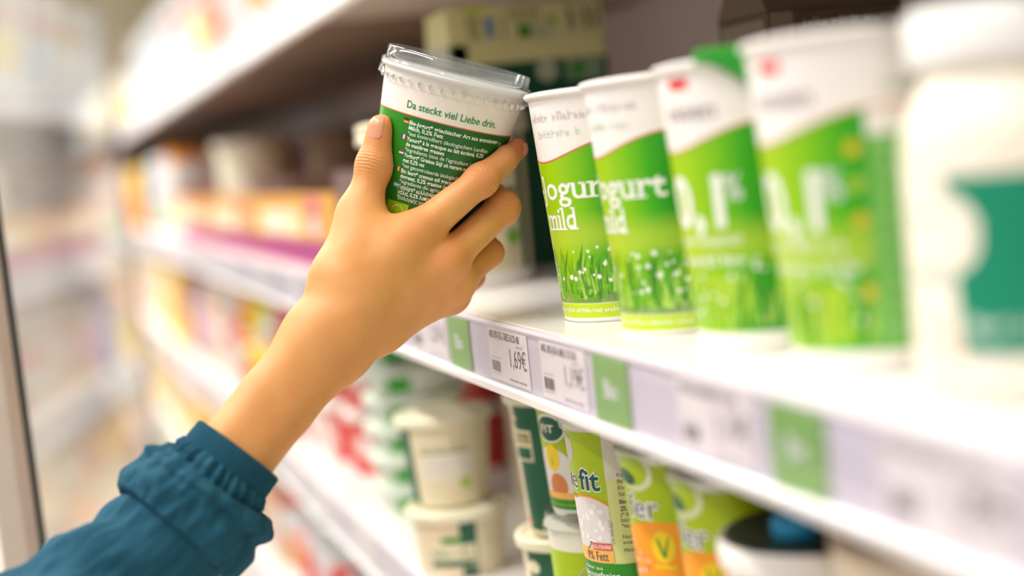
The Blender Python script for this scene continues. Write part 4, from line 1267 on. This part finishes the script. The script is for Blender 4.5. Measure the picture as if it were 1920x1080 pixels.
for k in range(12):
    a = PI * (0.1 + 0.95 * k / 11)
    p.ell('eco_leaf_stars', WPRINT, -0.0186 + 0.0042 * math.cos(a), -0.0845 + 0.0032 * math.sin(a), 0.00038, 0.00038, 4, 6)
p.text('small_lettering', WPRINT, 'Tr', 0.0385, -0.0345, 0.0042, 3, 0.0)
p.rect('dark_panel', mat('dark_teal_panel', (4, 62, 52), 0.4), 0.008, -0.0965, 0.050, -0.0680, 3)
p.rect('dark_panel_frame', mat('frame_sage', (120, 160, 140), 0.4), 0.0140, -0.0960, 0.0145, -0.0760, 4)
_cf = cone_fn(HR0, HR1, HH, 0.0, 0.0395)  # u is measured on the smaller drawing, so it scales by itself
p.emit(lambda u, v, off: _cf(u, v * 1.048 + HH, off), hc, du=0.004, step=0.00006)

# ------------------------------------------------------------------ the person's arm: one continuous skin surface grown around a skeleton
VIEW = (Vector((-0.0716, -0.0498, 1.3082)) - CAM).normalized()
J = {
    'elbow': (-0.0308, -0.2122, 1.1713), 'fore_a': (-0.0326, -0.1844, 1.1972), 'fore_b': (-0.0442, -0.1518, 1.2253), 'wrist': (-0.0545, -0.1168, 1.2535), 'carpus': (-0.0581, -0.0977, 1.2692),
    'ib': (-0.0563, -0.0946, 1.2820), 'mb': (-0.0575, -0.0880, 1.2732), 'rb': (-0.0616, -0.0840, 1.2644), 'pb': (-0.0671, -0.0831, 1.2585),
    'im': (-0.0628, -0.0524, 1.3121), 'mm': (-0.0614, -0.0364, 1.2928), 'rm': (-0.0709, -0.0277, 1.2798), 'pm': (-0.0836, -0.0276, 1.2689),
    'ip': (-0.0567, -0.0079, 1.3410), 'id': (-0.0662, 0.0116, 1.3523), 'it': (-0.0763, 0.0244, 1.3581),
    'mp': (-0.0704, 0.0090, 1.3221), 'md': (-0.1033, 0.0141, 1.3295), 'mt': (-0.1298, 0.0064, 1.3356),
    'rp': (-0.0887, 0.0027, 1.2932), 'rd': (-0.1157, 0.0068, 1.3018), 'rt': (-0.1360, -0.0017, 1.3075),
    'pp': (-0.1009, -0.0068, 1.2784), 'pd': (-0.1208, -0.0044, 1.2847), 'pt': (-0.1363, -0.0113, 1.2890),
    'tc': (-0.0634, -0.1011, 1.2897), 'tm': (-0.0798, -0.0816, 1.3272), 'ti': (-0.0835, -0.0680, 1.3571), 'tt': (-0.0825, -0.0612, 1.3798),
    'web_a': (-0.0674, -0.0813, 1.3104), 'web_b': (-0.0623, -0.0678, 1.3040),
}
J = {k: np.array(v) for k, v in J.items()}
fdir = J['fore_b'] - J['fore_a']
fdir /= np.linalg.norm(fdir)
vv = np.array(VIEW)
sidev = np.cross(fdir, vv)
sidev /= np.linalg.norm(sidev)


def rc(P, a, b, ra, rb):
    ab = b - a
    t = np.clip(((P - a) @ ab) / (ab @ ab), 0, 1)
    return np.linalg.norm(P - (a + t[:, None] * ab), axis=1) - (ra + (rb - ra) * t)


def smin(a, b, k):
    h = np.clip(k - np.abs(a - b), 0, None) / k
    return np.minimum(a, b) - h * h * k * 0.25


PALM = []
for s in (-1, 1):
    o8 = sidev * 0.0075 * s
    PALM += [(J['elbow'] + o8 * 1.1, J['fore_a'] + o8 * 0.9, 0.0155, 0.0176, 0.003), (J['fore_a'] + o8 * 0.95, J['fore_b'] + o8, 0.0176, 0.0172, 0.003), (J['fore_b'] + o8, J['wrist'] + o8 * 1.1, 0.0172, 0.0168, 0.003)]
PALM += [(J['wrist'], J['carpus'], 0.0205, 0.0190, 0.016), (J['fore_b'] - sidev * 0.0075, J['tc'], 0.0170, 0.0148, 0.003), (J['fore_b'] + sidev * 0.0070, J['pb'], 0.0165, 0.0122, 0.003),
         (J['wrist'] + sidev * 0.0080, J['pb'], 0.0160, 0.0128, 0.020), (J['wrist'] - sidev * 0.0085, J['ib'], 0.0165, 0.0150, 0.014),
         (J['ib'], J['im'], 0.0155, 0.0120, 0.012), (J['mb'], J['mm'], 0.0155, 0.0115, 0.012), (J['rb'], J['rm'], 0.0150, 0.0108, 0.012), (J['pb'], J['pm'], 0.0132, 0.0098, 0.014),
         (J['carpus'], J['tc'], 0.0180, 0.0150, 0.016), (J['tc'], J['tm'], 0.0145, 0.0112, 0.014), (J['web_a'], J['web_b'], 0.0115, 0.0120, 0.016),
         (J['tm'], J['web_b'], 0.0085, 0.0105, 0.016)]
FING = {
    'thumb': [('tc', 'tm', .0140, .0118), ('tm', 'ti', .0116, .0106), ('ti', 'tt', .0106, .0088)],
    'index': [('im', 'ip', .0124, .0094), ('ip', 'id', .0095, .0084), ('id', 'it', .0084, .0070)],
    'middle': [('mm', 'mp', .0112, .0102), ('mp', 'md', .0102, .0088), ('md', 'mt', .0082, .0070)],
    'ring': [('rm', 'rp', .0102, .0092), ('rp', 'rd', .0092, .0080), ('rd', 'rt', .0078, .0066)],
    'pinky': [('pm', 'pp', .0094, .0080), ('pp', 'pd', .0080, .0070), ('pd', 'pt', .0068, .0058)],
}
# small bumps: knuckles and joint pads
BUMP = {'index': [('im', .0112, 0.0012), ('ip', .0097, 0.0006)], 'middle': [('mm', .0112, 0.0014), ('mp', .0098, 0.0004)], 'ring': [('rm', .0104, .0008)], 'thumb': [('ti', .0109, .0005)], 'pinky': []}
CB, CAX = np.array(CUP_BASE), np.array(CUP_AX)


def sdf_cup(P):
    q = P - CB
    z = q @ CAX
    r = np.linalg.norm(q - z[:, None] * CAX, axis=1)
    rad = HR0 + (HR1 - HR0) * np.clip(z / HH, 0, 1.2) + 0.0004
    return np.maximum(r - rad, np.maximum(-z, z - HH - 0.004))


def sdf_hand(P):
    """evaluates every bone only near it"""
    n = len(P)
    BIG = 0.05
    palm = np.full(n, BIG)

    def near(a, b, m):
        lo, hi = np.minimum(a, b) - m, np.maximum(a, b) + m
        return np.nonzero(np.all((P >= lo) & (P <= hi), axis=1))[0]
    for a, b, ra, rb, k in PALM:
        i = near(a, b, max(ra, rb) + 0.016)
        if len(i):
            palm[i] = smin(palm[i], rc(P[i], a, b, ra, rb), k)
    out = palm.copy()
    for nm, segs in FING.items():
        f = np.full(n, BIG)
        for a, b, ra, rb in segs:
            a, b = J[a], J[b]
            i = near(a, b, ra + 0.014)
            if len(i):
                f[i] = smin(f[i], rc(P[i], a, b, ra, rb), 0.0035)
        for c, r, up in BUMP[nm]:
            q = J[c] - vv * up
            i = near(q, q, r + 0.012)
            if len(i):
                f[i] = smin(f[i], np.linalg.norm(P[i] - q, axis=1) - r, 0.006)
        i = np.nonzero(f < BIG)[0]
        if len(i):
            out[i] = np.minimum(out[i], smin(palm[i], f[i], 0.010))
    return np.maximum(out, -sdf_cup(P))


def surface_nets(fn, lo, hi, h):
    nx, ny, nz = [int(math.ceil((b - a) / h)) + 1 for a, b in zip(lo, hi)]
    # coarse pass finds the band of blocks the surface passes through
    B = 4
    V = np.full((nx, ny, nz), 1.0, np.float32)
    cxs = [np.arange(0, n, B) for n in (nx, ny, nz)]
    G = np.stack(np.meshgrid(*cxs, indexing='ij'), -1).reshape(-1, 3)
    cen = lo + (G + (B - 1) / 2) * h
    dv = fn(cen)
    V3 = np.zeros((nx, ny, nz), bool)
    off = np.stack(np.meshgrid(*[np.arange(B)] * 3, indexing='ij'), -1).reshape(-1, 3)
    sel = np.abs(dv) < h * B * 1.6
    for g, d in ((G[~sel], dv[~sel]),):
        for o_ in off:
            q = g + o_
            ok = (q[:, 0] < nx) & (q[:, 1] < ny) & (q[:, 2] < nz)
            V[q[ok, 0], q[ok, 1], q[ok, 2]] = d[ok]
    Q = (G[sel][:, None, :] + off[None]).reshape(-1, 3)
    Q = Q[(Q[:, 0] < nx) & (Q[:, 1] < ny) & (Q[:, 2] < nz)]
    V[Q[:, 0], Q[:, 1], Q[:, 2]] = fn(lo + Q * h)
    S = V < 0
    acc = np.zeros((nx - 1, ny - 1, nz - 1, 3), np.float32)
    cnt = np.zeros((nx - 1, ny - 1, nz - 1), np.int32)
    cor = [(i, j, k) for i in (0, 1) for j in (0, 1) for k in (0, 1)]

    def sl(A, c):
        return A[c[0]:nx - 1 + c[0], c[1]:ny - 1 + c[1], c[2]:nz - 1 + c[2]]
    for c in cor:
        for ax_ in range(3):
            if c[ax_] == 0:
                e = list(c)
                e[ax_] = 1
                a, b = sl(V, c), sl(V, e)
                cr = sl(S, c) != sl(S, e)
                t = np.where(cr, a / np.where(cr, a - b, 1), 0)
                for m in range(3):
                    acc[..., m] += np.where(cr, c[m] + (t if m == ax_ else 0), 0)
                cnt += cr
    act = cnt > 0
    idx = np.full(act.shape, -1, np.int64)
    idx[act] = np.arange(act.sum())
    pos = (np.argwhere(act) + acc[act] / cnt[act][:, None]) * h + lo
    faces = []
    for ax_ in range(3):
        u, v = (ax_ + 1) % 3, (ax_ + 2) % 3
        e = [0, 0, 0]
        e[ax_] = 1
        A = S[:nx - e[0], :ny - e[1], :nz - e[2]]
        Bb = S[e[0]:, e[1]:, e[2]:]
        cr = np.argwhere(A != Bb)
        cr = cr[(cr[:, u] > 0) & (cr[:, v] > 0) & np.all(cr < np.array(act.shape), axis=1)]
        du_, dv_ = np.zeros(3, int), np.zeros(3, int)
        du_[u] = 1
        dv_[v] = 1
        q = [cr, cr - du_, cr - du_ - dv_, cr - dv_]
        f = np.stack([idx[x[:, 0], x[:, 1], x[:, 2]] for x in q], 1)
        inside = S[cr[:, 0], cr[:, 1], cr[:, 2]]
        f[~inside] = f[~inside][:, ::-1]
        faces.append(f[np.all(f >= 0, axis=1)])
    return pos, np.concatenate(faces)


allp = np.array(list(J.values()))
lo = np.minimum(allp.min(0), J['fore_a']) - 0.03
hi = allp.max(0) + 0.03
# the elbow end is under the sleeve; stop a little inside it
pos, faces = surface_nets(sdf_hand, lo, hi, 0.00125)
# relax the grid steps
nV = len(pos)
E2 = np.concatenate([faces[:, [0, 1]], faces[:, [1, 2]], faces[:, [2, 3]], faces[:, [3, 0]]])
for it in range(5):
    s = np.zeros_like(pos)
    c = np.zeros(nV)
    np.add.at(s, E2[:, 0], pos[E2[:, 1]])
    np.add.at(s, E2[:, 1], pos[E2[:, 0]])
    np.add.at(c, E2[:, 0], 1)
    np.add.at(c, E2[:, 1], 1)
    pos = pos + 0.5 * (s / c[:, None] - pos)

# the forearm is smoother than its bones' joints
wgt = np.clip((0.012 - (pos - J['wrist']) @ fdir) / 0.02, 0, 1)[:, None] * 0.5
for it in range(160):
    s = np.zeros_like(pos)
    for m in range(3):
        s[:, m] = np.bincount(E2[:, 0], pos[E2[:, 1], m], nV) + np.bincount(E2[:, 1], pos[E2[:, 0], m], nV)
    pos = pos + wgt * (s / c[:, None] - pos)

person = thing('person', 'bare forearm in a rolled teal sleeve, right hand lifting the yogurt cup', 'person', tuple(J['elbow']))
org = J['elbow']
me = bpy.data.meshes.new('arm_and_hand')
me.from_pydata([tuple(p) for p in (pos - org)], [], [tuple(int(i) for i in f) for f in faces])
me.update()
# skin attributes: axial coordinate and mask of the joint creases, redness of knuckles and fingertips
cs, cm, red = np.zeros(nV), np.zeros(nV), np.zeros(nV)
for a, b, w_, st in (('im', 'ip', .0062, 1.0), ('ip', 'id', .0042, 0.6), ('tm', 'ti', .0060, 0.9), ('mm', 'mp', .0055, 0.6), ('rm', 'rp', .0050, .5), ('ib', 'im', .006, .18), ('mb', 'mm', .006, .18)):
    d = J[b] - J[a]
    d /= np.linalg.norm(d)
    q = pos - J[b]
    s = q @ d
    r = np.linalg.norm(q - s[:, None] * d, axis=1)
    m = st * np.exp(-(s / w_) ** 2) * (r < 0.0135) * np.clip(((J[b] - pos) @ vv) / 0.008, 0, 1)
    k = m > cm
    cs[k] = s[k]
    cm[k] = m[k]
for c, r, a in (('im', .012, 1.0), ('mm', .012, 1.0), ('rm', .014, .35), ('ip', .011, .6), ('mp', .014, .5), ('rp', .014, .5), ('pp', .014, .5), ('it', .016, .8), ('tt', .015, .35), ('ti', .012, .3), ('pm', .014, .4)):
    red = np.maximum(red, a * np.exp(-(np.linalg.norm(pos - J[c], axis=1) / r) ** 2))
for nm, arr in (('crease_s', cs), ('crease_m', cm), ('redness', red)):
    at_ = me.attributes.new(nm, 'FLOAT', 'POINT')
    at_.data.foreach_set('value', arr.astype(np.float32))

SK = bpy.data.materials.new('skin')
SK.use_nodes = True
nt = SK.node_tree
b = nt.nodes['Principled BSDF']


def N(t, **kw):
    n = nt.nodes.new(t)
    for k, v in kw.items():
        if hasattr(n, k):
            setattr(n, k, v)
    return n


def att(nm):
    n = N('ShaderNodeAttribute')
    n.attribute_name = nm
    return n.outputs['Fac']


tc = N('ShaderNodeTexCoord')
nz = N('ShaderNodeTexNoise')
nz.inputs['Scale'].default_value = 55
nz.inputs['Detail'].default_value = 5
nt.links.new(tc.outputs['Object'], nz.inputs['Vector'])
mx = N('ShaderNodeMix')
mx.data_type = 'RGBA'
mx.inputs[6].default_value = lin((212, 144, 82)) + (1,)
mx.inputs[7].default_value = lin((232, 170, 104)) + (1,)
nt.links.new(nz.outputs['Fac'], mx.inputs[0])
m2 = N('ShaderNodeMix')
m2.data_type = 'RGBA'
m2.inputs[7].default_value = lin((222, 104, 76)) + (1,)
nt.links.new(att('redness'), m2.inputs[0])
nt.links.new(mx.outputs[2], m2.inputs[6])
nt.links.new(m2.outputs[2], b.inputs['Base Color'])
b.inputs['Roughness'].default_value = 0.48
b.inputs['Specular IOR Level'].default_value = 0.4
b.inputs['Subsurface Weight'].default_value = 0.12
b.inputs['Subsurface Radius'].default_value = (0.005, 0.002, 0.001)
b.inputs['Subsurface Scale'].default_value = 1.0
vo = N('ShaderNodeTexVoronoi')
vo.feature = 'DISTANCE_TO_EDGE'
vo.inputs['Scale'].default_value = 900
nt.links.new(tc.outputs['Object'], vo.inputs['Vector'])
n3 = N('ShaderNodeTexNoise')
n3.inputs['Scale'].default_value = 420
nt.links.new(tc.outputs['Object'], n3.inputs['Vector'])
ph = N('ShaderNodeMath', operation='MULTIPLY_ADD')
nt.links.new(att('crease_s'), ph.inputs[0])
ph.inputs[1].default_value = 3000.0
nt.links.new(n3.outputs['Fac'], ph.inputs[2])
n3m = N('ShaderNodeMath', operation='MULTIPLY')
nt.links.new(n3.outputs['Fac'], n3m.inputs[0])
n3m.inputs[1].default_value = 7.0
nt.links.new(n3m.outputs[0], ph.inputs[2])
sn = N('ShaderNodeMath', operation='SINE')
nt.links.new(ph.outputs[0], sn.inputs[0])
cm_ = N('ShaderNodeMath', operation='MULTIPLY')
nt.links.new(sn.outputs[0], cm_.inputs[0])
nt.links.new(att('crease_m'), cm_.inputs[1])
vs = N('ShaderNodeMath', operation='MULTIPLY_ADD')
nt.links.new(vo.outputs['Distance'], vs.inputs[0])
vs.inputs[1].default_value = 0.35
nt.links.new(cm_.outputs[0], vs.inputs[2])
bp = N('ShaderNodeBump')
bp.inputs['Strength'].default_value = 0.8
bp.inputs['Distance'].default_value = 0.00022
nt.links.new(vs.outputs[0], bp.inputs['Height'])
nt.links.new(bp.outputs[0], b.inputs['Normal'])
arm = mobj('arm_and_hand', me, SK, person)
me.shade_smooth()

# nails: small curved plates laid on the fingertips
NAIL = mat('fingernail', (226, 158, 122), 0.28, 0.04, 200)


def grad(P):
    e = 2e-4
    return np.stack([(sdf_hand(P + e * np.eye(3)[i]) - sdf_hand(P - e * np.eye(3)[i])) for i in range(3)], 1)


def nail(a, b, outward, along, wd, ln, t0):
    """plate of width wd and length ln, centred t0 beyond b along a-b, on the side facing outward"""
    d = b - a
    d /= np.linalg.norm(d)
    o = outward - (outward @ d) * d
    o /= np.linalg.norm(o)
    sd = np.cross(d, o)
    nu, nv_ = 12, 16
    pts = []
    for j in range(nv_ + 1):
        y = -1 + 2 * j / nv_
        half = math.sqrt(max(0.0, 1 - abs(y) ** 5)) if y > 0 else math.sqrt(max(0.0, 1 - abs(y) ** 3.2))
        half = max(half, 0.25)
        for i in range(nu + 1):
            x = (-1 + 2 * i / nu) * half
            pts.append((x, y))
    uv = np.array(pts)
    ang = uv[:, 0] * wd
    base = b + d * t0 + (uv[:, 1] * ln / 2)[:, None] * d
    r0 = 0.016
    dirs = np.cos(ang)[:, None] * o + np.sin(ang)[:, None] * sd
    P0 = base + dirs * r0
    P = P0.copy()
    for it in range(40):
        dist = sdf_hand(P)
        P = P - dirs * np.clip(dist, -0.002, 0.002)[:, None] * 0.9
    edge = (np.abs(uv[:, 0]) > 0.93) | (np.abs(uv[:, 1]) > 0.95)
    P = P + dirs * np.where(edge, -0.0001, 0.00030)[:, None]
    P = P - org
    fs = [(j * (nu + 1) + i, j * (nu + 1) + i + 1, (j + 1) * (nu + 1) + i + 1, (j + 1) * (nu + 1) + i) for j in range(nv_) for i in range(nu)]
    nm = bpy.data.meshes.new('fingernail')
    nm.from_pydata([tuple(p) for p in P], [], fs)
    nm.update()
    nm.shade_smooth()
    return mobj('fingernail', nm, NAIL, person)


camv = np.array(CAM)
tov = camv - J['tt']
tov /= np.linalg.norm(tov)
imgr = np.array([_R[i][0] for i in range(3)])
nail(J['ti'], J['tt'], tov - 0.42 * imgr, 0, 0.56, 0.0160, 0.0000)
nail(J['id'], J['it'], imgr * 1.0 + tov * 0.55 + np.array((0, 0, -0.1)), 0, 0.62, 0.0115, 0.0012)

# fine pale hairs on the forearm
rh = random.Random(9)
bm = bmesh.new()
cand = np.nonzero((((pos - J['fore_a']) @ fdir) > -0.012) & (((pos - J['wrist']) @ fdir) < 0.012))[0]
me.calc_loop_triangles()
nrm = np.zeros(nV * 3)
me.vertices.foreach_get('normal', nrm)
nrm = nrm.reshape(-1, 3)
for k in range(420):
    i = int(cand[rh.randrange(len(cand))])
    if nrm[i] @ tov < 0.05:
        continue
    p0 = pos[i] - org
    nn = nrm[i]
    g = -sidev * rh.uniform(-0.9, 1.0) + fdir * rh.uniform(-0.2, 0.7)
    g = g - (g @ nn) * nn
    ng = np.linalg.norm(g)
    if ng < 0.1:
        continue
    g /= ng
    ln = rh.uniform(0.006, 0.013)
    prev = None
    for s in range(5):
        t = s / 4
        c = p0 + g * ln * t + nn * (0.0010 * math.sin(PI * t * 0.7)) + np.cross(nn, g) * 0.0022 * t * t * rh.uniform(.6, 1.0)
        r = 0.000036 * (1 - 0.8 * t)
        ring = [bm.verts.new(tuple(c + r * (math.cos(a) * nn + math.sin(a) * np.cross(nn, g)))) for a in (0, 2.1, 4.2)]
        if prev:
            for q in range(3):
                bm.faces.new((prev[q], prev[(q + 1) % 3], ring[(q + 1) % 3], ring[q]))
        prev = ring
o = obj('arm_hair', bm, mat('fair_hair', (244, 200, 138), 0.4, 0.05), person, label='fine fair arm hair')
o['kind'] = 'stuff'

# ------------------------------------------------------------------ the rolled sleeve
CL = mat('teal_cotton', (30, 84, 106), 0.85, 0.07, 500, 0.25, 0.35, 2600)
pth = [np.array(q) for q in ((-0.0335, -0.1795, 1.2015), (-0.0310, -0.1889, 1.1923), (-0.0311, -0.2027, 1.1796), (-0.0310, -0.2195, 1.1654), (-0.0264, -0.2420, 1.1505), (-0.0208, -0.2863, 1.1272), (-0.0094, -0.3391, 1.1030))]
cl = [0.0]
for a, b_ in zip(pth, pth[1:]):
    cl.append(cl[-1] + float(np.linalg.norm(b_ - a)))


def path(s):
    for k in range(len(cl) - 1):
        if s <= cl[k + 1] or k == len(cl) - 2:
            t = (s - cl[k]) / (cl[k + 1] - cl[k])
            return pth[k] + (pth[k + 1] - pth[k]) * t


def spath(s):
    return (path(max(0, s - 0.012)) + path(max(0, s - 0.006)) + path(s) + path(s + 0.006) + path(s + 0.012)) / 5


# (distance from the mouth, radius): lining, elastic band, gathers, turned-up band, hem, sleeve
PROF = [(0.020, .0262), (0.006, .0262), (0.000, .0266), (-0.0012, .0274), (0.000, .0284), (0.006, .0287), (0.011, .0287), (0.013, .0300), (0.0165, .0318), (0.0195, .0310), (0.0215, .0335),
        (0.0225, .0385), (0.0260, .0415), (0.0330, .0428), (0.0430, .0432), (0.0520, .0428), (0.0575, .0418), (0.0590, .0398), (0.0580, .0375), (0.0610, .0362), (0.072, .0360), (0.090, .0365), (0.115, .0375), (0.150, .0400), (0.20, .0440), (0.27, .049), (0.34, .052)]
ring_s, ring_r, ring_t = [], [], []
for (s0, r0), (s1, r1) in zip(PROF, PROF[1:]):
    n = max(2, int(math.hypot(s1 - s0, r1 - r0) / 0.0011))
    n = min(n, 60)
    for k in range(n):
        t = k / n
        ring_s.append(s0 + (s1 - s0) * t)
        ring_r.append(r0 + (r1 - r0) * t)
        ring_t.append(len(ring_t))
NA = 400
V, F = [], []
camr = np.array([_R[i][0] for i in range(3)])
for k, (s, r) in enumerate(zip(ring_s, ring_r)):
    c = spath(max(s, 0)) if s > 0 else path(0) + (path(0) - path(0.01)) / 0.01 * (-s)
    d = spath(max(s, 0) + 0.02) - spath(max(s, 0) + 0.002)
    d /= np.linalg.norm(d)
    e1 = np.cross(d, vv)
    e1 /= np.linalg.norm(e1)
    e2 = np.cross(e1, d)
    rib = 1.0 if 3 <= k and s < 0.0125 else 0.0
    outer = k > 30
    for i in range(NA):
        a = 2 * PI * i / NA
        ca, sa = math.cos(a), math.sin(a)
        rr = r
        n1 = noise.noise(Vector((ca * 1.6, sa * 1.6, s * 22 + 3)))
        n2 = noise.noise(Vector((ca * 4.2 + 7, sa * 4.2, s * 55)))
        n4 = noise.noise(Vector((ca * 9 + 2, sa * 9, s * 60 + 11)))
        if s < 0.0125 and r < 0.0293:
            rr += 0.00050 * math.sin(a * 72 + 2.2 * n1)                       # elastic gathers
        elif s < 0.0218:
            rr += 0.0012 * math.sin(a * 30 + 4 * n1) + 0.0028 * n2            # puckers between band and turn-up
        elif s < 0.0600 and r > 0.0370:
            sp = s - 0.040 + 0.006 * math.sin(a * 2 + 0.8)
            rr += 0.0044 * n1 + 0.0042 * n2 + 0.0014 * n4
            rr -= 0.0042 * math.exp(-((s - 0.0335 - 0.004 * math.sin(a * 1.0 + 1.0)) / 0.0034) ** 2) * (0.6 + 0.5 * n1)
            rr += 0.0022 * math.exp(-((s - 0.0285) / 0.0030) ** 2)
        else:
            q = math.sin((s * 120 + a * 2.4) + 2.4 * n1)
            rr += 0.0034 * n1 + 0.0024 * q * max(0, min(1, (s - 0.062) / 0.03)) + 0.0020 * n2 + 0.0006 * n4
        flat = 0.86 if s > 0.02 else 0.90
        sh = 0.0
        if 0.0215 < s < 0.0605 and r > 0.0365:
            sh = 0.0045 * ca * (-1) + 0.002 * n1                              # the hem of the turn-up runs askew
        p = c + d * sh + e1 * rr * ca + e2 * rr * sa * flat
        V.append(tuple(p - org))
nr_ = len(ring_s)
for k in range(nr_ - 1):
    for i in range(NA):
        i2 = (i + 1) % NA
        F.append((k * NA + i, (k + 1) * NA + i, (k + 1) * NA + i2, k * NA + i2))
F.append(tuple((nr_ - 1) * NA + i for i in range(NA)))
sme = bpy.data.meshes.new('sleeve')
sme.from_pydata(V, [], F)
sme.update()
bm = bmesh.new()
bm.from_mesh(sme)
bmesh.ops.recalc_face_normals(bm, faces=bm.faces[:])
bm.to_mesh(sme)
bm.free()
sl_ = mobj('sleeve', sme, CL, person, label='teal cotton sleeve rolled up to a gathered cuff')
sme.shade_smooth()

# ------------------------------------------------------------------ open glass door at the left
dr = thing('door_1', 'open frameless glass door with a dark gasket edge at the left of the picture', 'door', (0, 0, 0))
dr['kind'] = 'structure'
DA, DB = Vector(((-0.3683, -0.3085, 1.3030))), Vector(((-1.8784, -0.1059, 1.2025)))
ax = (DB - DA)
ax.z = 0
L = ax.length
ax.normalize()
nr = Vector((-ax.y, ax.x, 0))
dr.matrix_world = Matrix(((ax.x, nr.x, 0, DA.x), (ax.y, nr.y, 0, DA.y), (0, 0, 1, 0.25), (0, 0, 0, 1)))
obj('pane', box(0.012, L - 0.012, -0.003, 0.003, 0.012, 1.78), clear('door_glass', (0.95, 0.97, 0.96), 0.02, 0.05, 0.0, 0.42), dr)
obj('edge_gasket', box(-0.004, 0.010, -0.013, 0.013, 0.0, 1.80, 0.002), mat('gasket_dark', (40, 62, 60), 0.5, 0.05), dr)
obj('edge_gasket', box(L - 0.012, L, -0.006, 0.006, 0.0, 1.80, 0.002), mat('door_far_edge', (150, 144, 140), 0.5, 0.05), dr)
obj('edge_trim', box(-0.060, -0.005, -0.010, 0.010, 0.0, 1.80, 0.003), mat('door_trim_beige', (214, 200, 186), 0.4, 0.03), dr)
